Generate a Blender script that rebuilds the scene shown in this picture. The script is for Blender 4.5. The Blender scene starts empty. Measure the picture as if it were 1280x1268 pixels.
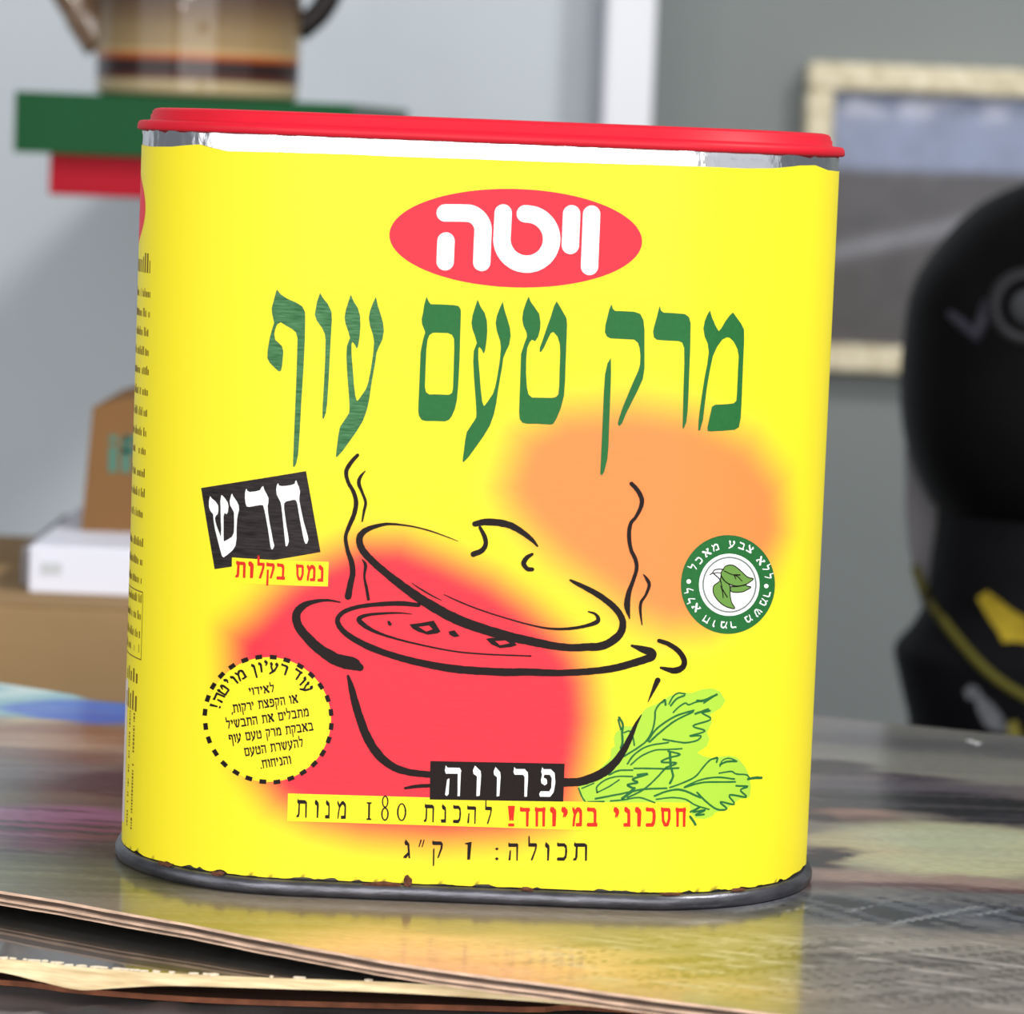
import bpy, bmesh, math, random
import numpy as np
from mathutils import Vector, Matrix
from mathutils.geometry import tessellate_polygon

scene = bpy.context.scene
COL = scene.collection
random.seed(4)
RNG = np.random.default_rng(7)

# ------------------------------------------------------------------ camera, world, lights, exposure
def look_basis(yaw, pitch, roll):
    sy, cy, sp, cp = math.sin(yaw), math.cos(yaw), math.sin(pitch), math.cos(pitch)
    f = Vector((sy * cp, cy * cp, -sp)); r = Vector((cy, -sy, 0)); u = r.cross(f)
    cr, sr = math.cos(roll), math.sin(roll)
    return r * cr + u * sr, u * cr - r * sr, f

cam = bpy.data.cameras.new('camera')
cam.sensor_fit = 'HORIZONTAL'; cam.sensor_width = 36.0
cam.lens = 36.0 * 4518 / 1280
cam.clip_start = 0.02; cam.clip_end = 50
cam.dof.use_dof = True; cam.dof.focus_distance = 0.87; cam.dof.aperture_fstop = 20
cam_ob = bpy.data.objects.new('camera', cam); COL.objects.link(cam_ob)
r_, u_, f_ = look_basis(-0.004, 0.0989, 0.0393)
cam_ob.matrix_world = Matrix(((r_.x, u_.x, -f_.x, 0.0122), (r_.y, u_.y, -f_.y, -0.8459), (r_.z, u_.z, -f_.z, 0.1789), (0, 0, 0, 1)))
scene.camera = cam_ob

world = bpy.data.worlds.new('world'); scene.world = world; world.use_nodes = True
world.node_tree.nodes['Background'].inputs['Color'].default_value = (0.86, 0.93, 1.0, 1)
world.node_tree.nodes['Background'].inputs['Strength'].default_value = 0.22

def area(name, loc, target, sx, sy, power, color=(1, 1, 1)):
    l = bpy.data.lights.new(name, 'AREA'); l.shape = 'RECTANGLE'; l.size = sx; l.size_y = sy
    l.energy = power; l.color = color
    o = bpy.data.objects.new(name, l); COL.objects.link(o)
    o.location = loc
    o.rotation_euler = (Vector(target) - Vector(loc)).to_track_quat('-Z', 'Y').to_euler()
    return o
# daylight through the shop front behind the photographer, side lights added to whiten the foil, and a ceiling lamp to the upper right
area('shop_front_daylight', (0.15, -3.2, 0.75), (0.0, 0.3, 0.1), 3.2, 2.2, 98, (1.0, 0.985, 0.96))
area('left_foil_light', (-2.3, -1.5, 0.8), (0.0, -0.1, 0.1), 2.6, 1.8, 24, (0.97, 0.985, 1.0))
area('right_foil_light', (2.3, -1.5, 0.8), (0.0, -0.1, 0.1), 2.6, 1.8, 9, (0.97, 0.985, 1.0))
area('ceiling_lamp', (1.3, -0.45, 1.7), (-0.1, 0.5, 0.0), 0.4, 0.4, 40, (1.0, 0.98, 0.95))

area('jug_streak_light', (-0.65, -1.0, 0.26), (-0.16, 0.95, 0.21), 0.04, 0.09, 1.6, (1.0, 0.94, 0.93))  # added light, placed so its reflection makes the streak on the jug
area('jug_glint_light', (-0.30, -1.03, 0.62), (-0.16, 0.95, 0.24), 0.05, 0.05, 1.4, (1.0, 0.98, 0.95))  # added light for the round glint on the jug's glaze

vs = scene.view_settings
scene.display_settings.display_device = 'sRGB'
vs.view_transform = 'Standard'; vs.look = 'None'; vs.gamma = 1.0; vs.use_curve_mapping = False
vs.exposure = 0.0

# ------------------------------------------------------------------ data
# printed artwork of the tin wall, in millimetres: (distance round the wall from the middle of the front, height)
OVAL = [(36.74,158.32),(36.68,157.57),(36.5,156.82),(36.2,156.08),(35.77,155.34),(35.22,154.62),(34.55,153.91),(33.76,153.22),(32.85,152.54),(31.84,151.9),(30.72,151.27),(29.5,150.68),(28.19,150.12),(26.78,149.59),(25.29,149.1),(23.73,148.65),(22.09,148.23),(20.39,147.86),(18.63,147.53),(16.82,147.25),(14.98,147.02),(13.09,146.83),(11.19,146.69),(9.26,146.59),(7.33,146.55),(5.4,146.56),(3.47,146.61),(1.56,146.72),(-0.32,146.87),(-2.18,147.07),(-3.99,147.32),(-5.75,147.61),(-7.46,147.95),(-9.11,148.34),(-10.68,148.76),(-12.18,149.22),(-13.6,149.72),(-14.92,150.26),(-16.15,150.83),(-17.28,151.43),(-18.31,152.06),(-19.22,152.72),(-20.03,153.39),(-20.71,154.09),(-21.28,154.81),(-21.72,155.53),(-22.04,156.27),(-22.23,157.02),(-22.3,157.77),(-22.24,158.52),(-22.05,159.27),(-21.74,160.02),(-21.31,160.75),(-20.75,161.47),(-20.08,162.18),(-19.28,162.87),(-18.38,163.55),(-17.36,164.19),(-16.24,164.81),(-15.02,165.4),(-13.7,165.96),(-12.3,166.49),(-10.81,166.98),(-9.25,167.43),(-7.61,167.84),(-5.91,168.21),(-4.16,168.54),(-2.35,168.82),(-0.51,169.05),(1.37,169.24),(3.27,169.38),(5.19,169.47),(7.12,169.51),(9.05,169.51),(10.97,169.45),(12.87,169.35),(14.75,169.19),(16.6,168.99),(18.41,168.75),(20.17,168.45),(21.87,168.12),(23.52,167.74),(25.09,167.31),(26.59,166.85),(28,166.35),(29.33,165.82),(30.56,165.25),(31.69,164.65),(32.71,164.02),(33.63,163.37),(34.44,162.69),(35.13,162),(35.69,161.28),(36.14,160.56),(36.47,159.82),(36.66,159.07)]
OVAL_STROKES = [[(24.69,164.33,4.04),(24.69,158.39,4.04),(24.7,152.14,4.04)],[(20.03,164.24,4.04),(20.03,160.68,4.04),(20.03,156.87,4.04)],[(4.07,163.81,4.04),(4.05,160.55,4.04),(4.01,157.72,4.04),(4.18,156.51,4.04),(4.6,155.37,4.04),(5.25,154.33,4.04),(6.1,153.46,4.04),(7.11,152.78,4.04),(8.24,152.33,4.04),(9.43,152.12,4.04),(10.65,152.17,4.04),(11.82,152.47,4.04),(12.91,153.01,4.04),(13.86,153.76,4.04),(14.64,154.7,4.04),(15.2,155.79,4.04),(15.53,156.96,4.04),(15.61,158.18,4.04),(15.43,159.39,4.04),(15.01,160.53,4.04),(14.36,161.56,4.04),(13.52,162.44,4.04),(12.51,163.12,4.04),(11.38,163.57,4.04),(10.19,163.77,4.04),(9.23,163.82,4.04)],[(-9.46,163.28,4.04),(-6.63,163.39,4.04),(-4.65,163.42,4.04),(-3.61,163.38,4.04),(-2.62,163.01,4.04),(-1.77,162.41,4.04),(-1.1,161.61,4.04),(-0.66,160.66,4.04),(-0.48,159.63,4.04),(-0.49,155.91,4.04),(-0.49,152.09,4.04)],[(-9.01,156.76,4.04),(-9.03,154.58,4.04),(-9.03,151.91,4.04)]]
HEADLINE = [[[(-48.19,143.85),(-47.23,142.77),(-45.52,141.77),(-43.59,141.06),(-42.05,140.19),(-41.35,138.91),(-41.24,137.04),(-41.17,132.35),(-41.27,125.31),(-41.5,118.25),(-41.64,111.18),(-41.83,105.51),(-42.18,103.37),(-42.67,102.26),(-42.97,102.62),(-43.01,103.8),(-42.98,108.76),(-42.93,115.83),(-42.87,123.83),(-42.89,129.93),(-42.93,132.75),(-43.35,134.04),(-44.33,134.79),(-45.79,135.53),(-47.01,136.22),(-47.82,135.71),(-48.26,134.61),(-48.47,133.43),(-48.18,132.03),(-47.48,131.5),(-46.48,130.61),(-46.15,129.31),(-46.33,126.02),(-46.58,124.83),(-47.1,124.66),(-48.1,125.46),(-49.36,126.57),(-49.99,127.71),(-49.95,129.6),(-49.56,132.43),(-49.04,134.57),(-48.6,136),(-49.16,138.09),(-49.31,139.48),(-48.96,140.91),(-48.45,143.04)]],[[(-37.99,143.58),(-37.29,142.35),(-36.07,140.99),(-35.16,139.15),(-35.01,137.29),(-35.11,133.53),(-35.19,128.84),(-35.28,123.2),(-35.46,117.55),(-35.67,115.42),(-36.18,113.9),(-36.47,114.21),(-36.51,116.57),(-36.37,122.22),(-36.28,127.86),(-36.35,132.55),(-36.58,133.94),(-37.28,135.32),(-38.51,136.91),(-39.07,138.3),(-38.92,139.47),(-38.66,141.36)]],[[(-30.81,143.4),(-30.01,141.7),(-29.02,140.33),(-28.44,138.48),(-28.27,136.15),(-28.4,133.33),(-28.7,131.21),(-29.02,130.82),(-29.42,131.65),(-30.01,132.33),(-30.23,131.85),(-30.14,129.51),(-29.75,126.24),(-29.34,122.5),(-28.91,119.69),(-28.5,118.53),(-28.18,118.78),(-27.37,119.99),(-26.48,121.43),(-25.98,123.1),(-25.59,125.46),(-25.3,127.82),(-25.06,130.18),(-25,132.53),(-25.29,134.16),(-26.07,136.23),(-26.41,138.09),(-26.19,139.74),(-25.55,141.64),(-24.91,143.16),(-24.36,140.98),(-23.58,138.91),(-23,137.06),(-22.75,135.19),(-23.05,133.07),(-23.79,131.4),(-24.3,129.97),(-24.5,127.85),(-24.84,125.49),(-25.29,122.19),(-25.57,119.35),(-26.08,116.51),(-26.92,113.89),(-28.25,111.48),(-29.81,109.06),(-31.6,106.39),(-32.82,105.02),(-33.02,105.39),(-32.82,107.76),(-32.58,110.36),(-32.27,112.26),(-31.38,113.71),(-30.23,115.64),(-30.17,116.82),(-30.41,119.63),(-30.74,122.44),(-31.09,125.71),(-31.35,128.99),(-31.29,131.34),(-30.65,133.24),(-31.07,134.63),(-31.79,136.48),(-32.08,137.87),(-31.9,139.52),(-31.4,141.41)]],[[(-13.08,143.58),(-12.47,142.39),(-11.98,141.89),(-9.88,141.93),(-6.83,141.91),(-5.56,141.73),(-5.02,141.05),(-4.89,140.11),(-4.86,135.67),(-4.8,129.1),(-4.87,123.46),(-5.06,119.7),(-5.45,117.56),(-6.09,115.89),(-6.76,114.92),(-7.68,114.51),(-9.8,114.52),(-12.14,114.43),(-13.19,114.67),(-13.83,115.58),(-14.06,116.75),(-14.06,119.34),(-14.03,124.98),(-14.01,130.62),(-13.55,133.45),(-13.1,135.25),(-13.41,136.03),(-13.92,137.18),(-14.05,138.35),(-13.78,139.76),(-13.53,141.88)],[(-10.57,135.25),(-7.76,135.27),(-6.8,134.89),(-6.3,133.97),(-6.17,131.86),(-6.12,126.7),(-6.1,122.48),(-6.29,121.29),(-6.98,120.84),(-10.03,120.82),(-11.67,120.75),(-12.4,121.29),(-12.67,122.45),(-12.68,126.44),(-12.66,131.14),(-12.47,133.49),(-12.04,134.68),(-11.27,135.18)]],[[(-1.13,143.4),(-0.32,141.7),(0.67,140.33),(1.26,138.48),(1.44,136.15),(1.32,133.33),(1.02,131.21),(0.71,130.82),(0.3,131.65),(-0.29,132.33),(-0.5,131.85),(-0.41,129.51),(-0.01,126.24),(0.42,122.5),(0.85,119.7),(1.27,118.54),(1.59,118.78),(2.39,119.99),(3.28,121.44),(3.77,123.1),(4.15,125.47),(4.44,127.83),(4.67,130.18),(4.72,132.53),(4.42,134.16),(3.64,136.24),(3.29,138.1),(3.51,139.74),(4.13,141.64),(4.78,143.16),(5.33,140.99),(6.11,138.91),(6.7,137.06),(6.96,135.2),(6.67,133.08),(5.94,131.4),(5.43,129.98),(5.23,127.86),(4.9,125.5),(4.47,122.19),(4.2,119.36),(3.7,116.52),(2.86,113.89),(1.54,111.48),(-0.01,109.07),(-1.79,106.4),(-3,105.03),(-3.21,105.4),(-3.01,107.77),(-2.78,110.37),(-2.48,112.27),(-1.59,113.72),(-0.45,115.64),(-0.4,116.82),(-0.65,119.64),(-0.99,122.44),(-1.35,125.72),(-1.61,128.99),(-1.56,131.34),(-0.93,133.24),(-1.36,134.63),(-2.08,136.48),(-2.37,137.87),(-2.2,139.52),(-1.71,141.41)]],[[(10.76,144.59),(11.29,143.41),(12.4,142),(13.43,140.6),(13.79,138.68),(13.76,136.99),(13.4,135.28),(12.72,134.14),(11.98,134.5),(11.51,134),(10.94,132.53),(10.8,130.1),(10.88,126.72),(11.21,123.34),(11.66,121.66),(12.51,120.97),(14.69,121),(17.11,121.05),(18.07,121.28),(18.62,121.94),(18.75,123.64),(18.69,127.51),(18.66,131.86),(18.48,133.79),(17.88,135.46),(16.87,136.53),(16.26,136.12),(15.6,134.64),(14.8,132.68),(14.26,131.79),(13.88,131.68),(13.84,132.64),(14.4,134.36),(15.25,137.29),(16.11,139.98),(16.73,142.42),(17.35,143.74),(17.92,142.94),(18.95,141.3),(19.83,139.88),(20.03,138.44),(20.05,134.34),(20.06,129.5),(20.09,125.14),(19.98,121.75),(19.38,118.81),(18.51,116.35),(17.74,114.96),(17.12,114.74),(13.97,114.81),(11.55,114.72),(10.48,114.92),(9.81,115.77),(9.6,117.46),(9.56,122.3),(9.54,127.63),(9.5,131.02),(10.09,133.22),(10.74,135.18),(10.61,136.14),(9.77,137.8),(9.47,139.23),(9.64,141.17),(10.19,143.12)]],[[(30.2,143.57),(30.58,142.48),(31.13,142.02),(33.16,142.05),(35.58,142),(37.04,141.53),(37.83,140.11),(38.16,137.95),(38.35,133.61),(38.55,128.78),(38.27,126.35),(37.31,123.89),(35.99,120.93),(34.66,117.97),(33.88,115.75),(33.24,115),(32.83,115.47),(33.02,116.69),(33.86,119.63),(34.95,122.58),(36.03,125.53),(37.13,128.24),(37.45,129.71),(37.46,131.64),(37.19,133.56),(36.75,134.76),(35.85,135.45),(32.47,135.5),(30.3,135.52),(29.46,135.92),(28.93,136.86),(28.96,138.55),(29.36,140.5),(29.76,142.45)]],[[(30.58,130.98),(30.78,127.5),(30.83,122.66),(30.85,116.36),(30.9,110.53),(30.76,107.12),(30.15,104.18),(29.56,103.18),(29.2,103.65),(29.21,104.63),(29.22,109.01),(29.25,115.32),(29.26,122.12),(29.35,126.96),(29.82,129.65)]],[[(41.44,143.63),(41.83,142.53),(42.43,142.07),(45.26,142.03),(47.48,141.9),(48.5,141.21),(48.97,139.77),(49.13,133.97),(49.15,128.16),(49.19,122.83),(49.16,118.94),(48.97,116.51),(48.35,114.79),(48.08,115.27),(48.02,118.92),(47.91,124.74),(47.84,130.55),(47.64,133.93),(47.14,135.13),(46.29,135.49),(43.11,135.53),(41.16,135.6),(40.41,136.2),(40.16,137.55),(40.43,139.01),(40.84,140.71)]],[[(53.54,142.94),(54.08,141.36),(55.06,139.44),(55.96,138.1),(56.57,138.74),(57.55,140.46),(58.57,141.83),(59.46,142.58),(60.22,141.71),(61.71,140.04),(62.65,138.59),(62.83,136.16),(62.83,130.8),(62.87,125.93),(62.9,121.05),(62.85,117.63),(62.45,115.43),(61.34,114.85),(58.31,114.6),(55.11,114.42),(54.27,114.51),(54.18,115.39),(54.67,118.07),(55.09,120.27),(55.86,120.76),(59.08,120.94),(60.73,121.14),(61.43,121.78),(61.48,123.97),(61.48,128.36),(61.5,132.25),(61.07,133.95),(59.98,135.64),(58.83,136.6),(58.02,136.63),(56.97,136.08),(55.72,134.36),(54.78,132.16),(54.16,128.76),(53.59,124.38),(53.26,120.48),(53.01,117.07),(52.4,114.63),(51.89,114.62),(51.9,116.57),(52.04,119),(52.51,123.38),(52.94,127.28),(53.42,130.2),(53.69,133.11),(53.34,135.04),(52.49,136.72),(52.1,138.65),(52.32,140.35),(52.87,141.81)]]]
NEW_BOX = [(-66.62,95.78),(-39.87,101.56),(-35.81,82.52),(-61.93,76.79)]
NEW_LETTERS = [[[(-46.37,98.36),(-46.14,97.83),(-45.53,97.71),(-44.17,97.87),(-43.04,98.14),(-42.45,98.4),(-42.29,99.1),(-42.06,99.23),(-41.79,98.43),(-41.41,97.65),(-41.13,96.67),(-41.24,95.48),(-41.21,94.43),(-40.68,92.07),(-40,89.41),(-39.33,87.34),(-38.9,86.01),(-38.82,85.27),(-39.09,84.45),(-39.38,84.35),(-39.7,84.93),(-40.04,86.12),(-40.56,88.49),(-41.2,91.45),(-41.63,93.67),(-41.96,94.55),(-42.56,94.67),(-44.35,94.16),(-44.79,93.66),(-44.75,92.47),(-44.36,90.1),(-43.99,88.03),(-43.6,86.25),(-43.37,84.77),(-43.69,83.61),(-44.06,83.59),(-44.24,84.72),(-44.57,87.1),(-44.97,90.07),(-45.36,92.74),(-45.61,93.92),(-46.13,94.79),(-46.61,95.66),(-46.77,96.84),(-46.66,97.89)]],[[(-54.13,96.63),(-53.89,96.11),(-53.23,95.85),(-51.81,96.09),(-50.72,96.46),(-50.28,97.24),(-49.97,97.49),(-49.63,96.53),(-48.97,95.52),(-48.57,94.65),(-48.59,93.45),(-48.73,92.85),(-48.59,91.36),(-48.14,88.99),(-47.52,86.34),(-47.13,84.56),(-46.79,83.54),(-47.16,82.68),(-47.46,82.66),(-47.7,83.33),(-48.01,85.11),(-48.45,87.48),(-49.04,90.14),(-49.47,91.9),(-49.82,92.93),(-50.44,92.98),(-52.01,92.64),(-53.27,92.32),(-53.92,92.42),(-54.2,93.09),(-54.4,94.28),(-54.42,95.77)]],[[(-63.84,94.09),(-63.35,93.59),(-62.24,92.93),(-61.49,92.09),(-61.35,91.05),(-61.52,89.99),(-62.01,89.58),(-62.27,88.87),(-61.94,87.7),(-61.28,86.25),(-60.45,84.66),(-60.41,86.62),(-60.64,89.01),(-60.76,91.4),(-60.9,93.19),(-60.7,94.56),(-60.35,94.5),(-59.64,93.89),(-58.92,93.05),(-58.65,92.17),(-58.76,90.66),(-59.09,90.18),(-59.68,90.43),(-59.9,89.67),(-59.81,87.27),(-59.72,84.87),(-59.61,83.62),(-58.77,84.05),(-57.44,84.9),(-56.98,85.99),(-56.96,87.49),(-57.03,89.29),(-57.15,90.78),(-57.68,91.64),(-58.21,92.35),(-58.35,93.39),(-58.03,94.76),(-57.81,95.17),(-57.45,94.51),(-56.58,93.52),(-55.95,92.52),(-55.84,91.48),(-56.13,90.26),(-56.29,89.05),(-56.34,86.94),(-56.26,84.55),(-56.47,82.88),(-57.16,81.77),(-58.47,80.61),(-59.54,79.83),(-60,80.18),(-60.59,81.79),(-61.38,84.13),(-62.18,86.47),(-62.7,88.83),(-62.81,89.88),(-63.6,90.56),(-64.07,91.43),(-64.13,92.93)]]]
DISSOLVE_STRIP = [(-57.27,80.02),(-33.83,80.29),(-33.84,74.45),(-57.23,74.18)]
DISSOLVE_TEXT = [('ת',-56.1,75.33,2.35,0.07,-0.01,3.97),('ו',-52.85,75.43,1.05,0.02,-0.01,3.96),('ל',-50.73,75.47,1.69,0.03,-0.01,3.97),('ק',-48.45,75.51,1.84,0.02,-0.01,3.96),('ב',-45.91,75.54,1.82,0.01,-0.01,3.96),('ס',-41.38,75.54,1.7,-0.01,-0.02,3.96),('מ',-38.88,75.52,2.03,-0.02,-0.01,3.96),('נ',-36.2,75.49,1.2,-0.01,-0.01,3.96)]
PAREVE_BOX = [(-8.13,33.8),(23.64,34.45),(23.69,25.33),(-7.93,24.55)]
PAREVE_TEXT = [('ה',-4.51,25.57,3.94,0.13,-0.1,7.06),('ו',2.12,25.78,1.95,0.06,-0.1,7.06),('ו',7.04,25.92,1.66,0.06,-0.1,6.8),('ר',11.73,26.08,3.48,0.12,-0.11,6.81),('פ',17.94,26.3,3.74,0.13,-0.1,6.8)]
RIBBON = [(-41.53,18.04),(-41.58,24.65),(53.89,25.78),(53.99,18.94)]
RIBBON_BLACK = [('ת',-39.39,18.98,2.49,0.01,-0.07,4.38),('ו',-35.11,19,1,0.01,-0.07,4.38),('נ',-32.62,19.01,1.17,0.01,-0.06,4.38),('מ',-29.83,19.02,2.28,0.01,-0.07,4.38),('1',-22.77,19.05,1.17,0.01,-0.07,4.38),('8',-19.32,19.07,1.83,0.01,-0.07,4.38),('0',-15.58,19.09,2.25,0,-0.07,4.37),('ת',-9.14,19.11,2.41,0.01,-0.07,4.38),('נ',-5.11,19.13,1.29,0,-0.08,4.37),('כ',-2.28,19.14,1.95,0.01,-0.08,4.38),('ה',1.04,19.16,2.25,0.01,-0.08,4.37),('ל',5.24,19.17,1.75,0.01,-0.08,4.38)]
RIBBON_RED = [('!',11.05,18.84,1.12,0.05,-0.14,4.71),('ד',13.75,18.95,2.16,0.08,-0.14,4.71),('ח',17.28,19.08,2.32,0.09,-0.15,4.71),('ו',20.93,19.22,1.16,0.05,-0.15,4.71),('י',23.62,19.33,1.21,0.04,-0.15,4.71),('מ',26.07,19.42,2.28,0.09,-0.15,4.71),('ב',29.64,19.56,2.28,0.09,-0.15,4.71),('י',35.98,19.8,1.04,0.04,-0.15,4.71),('נ',38.31,19.89,1.45,0.06,-0.16,4.71),('ו',41.05,19.99,1.16,0.03,-0.16,4.71),('כ',43.55,20.05,2.14,0.04,-0.16,4.72),('ס',47.17,20.1,2.13,0,-0.17,4.72),('ח',50.73,20.09,2.36,-0.03,-0.17,4.72)]
CAPACITY = [('ג',-13.72,10.2,1.75,0.03,-0.12,4.39),('״',-10.14,10.26,1.49,0.03,-0.12,4.39),('ק',-6.9,10.32,2.58,0.04,-0.12,4.38),('i',0.87,10.45,1.63,0.03,-0.12,4.39),(':',8.05,10.46,0.92,0.03,-0.13,4.38),('ה',11.17,10.58,2.49,0.1,-0.13,4.38),('ל',15.82,10.77,2.24,0.09,-0.13,4.38),('ו',19.89,10.94,1.12,0.04,-0.14,4.38),('כ',22.71,11.05,2.53,0.1,-0.13,4.38),('ת',26.61,11.21,3.37,0.14,-0.13,4.38)]
BADGE = [(-32.01,42.77),(-32.02,41.6),(-32.11,40.43),(-32.3,39.27),(-32.58,38.13),(-32.94,37.02),(-33.39,35.93),(-33.92,34.89),(-34.54,33.88),(-35.22,32.93),(-35.98,32.04),(-36.81,31.21),(-37.7,30.45),(-38.64,29.76),(-39.64,29.14),(-40.68,28.6),(-41.76,28.14),(-42.88,27.76),(-44.02,27.47),(-45.19,27.26),(-46.38,27.13),(-47.57,27.1),(-48.77,27.15),(-49.97,27.28),(-51.16,27.5),(-52.34,27.81),(-53.49,28.2),(-54.61,28.67),(-55.69,29.22),(-56.73,29.85),(-57.72,30.54),(-58.65,31.31),(-59.51,32.15),(-60.3,33.04),(-61,34),(-61.62,35),(-62.14,36.05),(-62.57,37.14),(-62.88,38.26),(-63.09,39.41),(-63.19,40.58),(-63.18,41.76),(-63.06,42.94),(-62.83,44.13),(-62.49,45.3),(-62.04,46.45),(-61.5,47.58),(-60.87,48.67),(-60.15,49.73),(-59.35,50.73),(-58.47,51.68),(-57.53,52.56),(-56.54,53.38),(-55.49,54.13),(-54.4,54.8),(-53.28,55.38),(-52.12,55.88),(-50.95,56.28),(-49.76,56.6),(-48.57,56.82),(-47.37,56.95),(-46.18,56.98),(-45,56.91),(-43.84,56.75),(-42.7,56.49),(-41.6,56.14),(-40.52,55.7),(-39.49,55.17),(-38.51,54.56),(-37.57,53.88),(-36.69,53.12),(-35.88,52.29),(-35.13,51.41),(-34.45,50.46),(-33.85,49.46),(-33.33,48.42),(-32.89,47.34),(-32.54,46.23),(-32.27,45.09),(-32.1,43.94)]
DASHES = [[(-47.01,56.5),(-45.37,56.47),(-45.31,57.54),(-46.96,57.57)],[(-43.82,56.17),(-42.25,55.77),(-41.97,56.8),(-43.54,57.2)],[(-40.63,55.15),(-39.22,54.37),(-38.71,55.31),(-40.12,56.08)],[(-37.92,53.35),(-36.72,52.27),(-36.01,53.06),(-37.21,54.15)],[(-35.56,51.03),(-34.65,49.69),(-33.78,50.3),(-34.7,51.64)],[(-33.74,48.31),(-33.15,46.8),(-32.17,47.2),(-32.76,48.71)],[(-32.71,45.19),(-32.47,43.57),(-31.43,43.74),(-31.66,45.35)],[(-32.36,41.96),(-32.48,40.33),(-31.43,40.25),(-31.3,41.88)],[(-32.65,38.82),(-33.11,37.25),(-32.1,36.95),(-31.63,38.51)],[(-33.72,35.63),(-34.52,34.2),(-33.6,33.67),(-32.8,35.1)],[(-35.45,32.96),(-36.53,31.74),(-35.75,31.02),(-34.66,32.24)],[(-37.81,30.75),(-39.14,29.8),(-38.53,28.93),(-37.2,29.88)],[(-40.48,29.11),(-41.97,28.46),(-41.56,27.48),(-40.07,28.13)],[(-43.57,27.95),(-45.19,27.63),(-45,26.58),(-43.39,26.9)],[(-46.83,27.63),(-48.5,27.65),(-48.56,26.58),(-46.89,26.56)],[(-50.19,27.96),(-51.83,28.33),(-52.15,27.28),(-50.5,26.91)],[(-53.4,28.88),(-54.94,29.59),(-55.51,28.61),(-53.97,27.91)],[(-56.56,30.4),(-57.89,31.42),(-58.71,30.57),(-57.37,29.55)],[(-59.05,32.62),(-60.1,33.9),(-61.13,33.21),(-60.06,31.93)],[(-61.06,35.31),(-61.75,36.79),(-62.94,36.3),(-62.24,34.82)],[(-62.28,38.24),(-62.56,39.85),(-63.84,39.58),(-63.56,37.98)],[(-62.81,41.48),(-62.65,43.13),(-63.94,43.11),(-64.11,41.46)],[(-62.38,44.77),(-61.8,46.39),(-63.02,46.61),(-63.61,44.99)],[(-61.21,47.84),(-60.27,49.34),(-61.36,49.79),(-62.31,48.28)],[(-59.26,50.67),(-58.03,51.98),(-58.93,52.63),(-60.17,51.32)],[(-56.74,53.08),(-55.29,54.13),(-55.98,54.96),(-57.44,53.9)],[(-53.69,54.96),(-52.1,55.69),(-52.55,56.65),(-54.15,55.92)],[(-50.42,56.09),(-48.76,56.45),(-48.96,57.49),(-50.62,57.13)]]
BADGE_ARC = [('ע',-39.43,50.03,1.28,-1.47,1.87,1.67),('ו',-40.07,50.92,0.57,-0.47,1.59,1.94),('ד',-41.83,52.64,1.63,-0.95,1.26,2.17),('ר',-44.71,53.25,1.67,-0.42,0.66,2.43),('ע',-46.98,53.32,1.98,-0.09,0.2,2.51),('י',-48.11,53.65,0.76,0.08,-0.18,2.5),('ו',-49.34,53.07,0.76,0.16,-0.46,2.45),('ן',-50.78,52.57,0.75,0.26,-0.79,2.36),('מ',-54.24,50.52,1.93,1.29,-1.49,2.02),('ו',-55.05,49.73,0.61,0.54,-1.85,1.75),('י',-56.49,49.04,0.54,0.6,-2.11,1.51),('ט',-57.83,46.7,1.18,1.81,-2.43,1.16),('ה',-58.65,44.92,0.84,1.88,-2.68,0.76),('!',-59.1,43.67,0.12,0.52,-2.85,0.33)]
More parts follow.
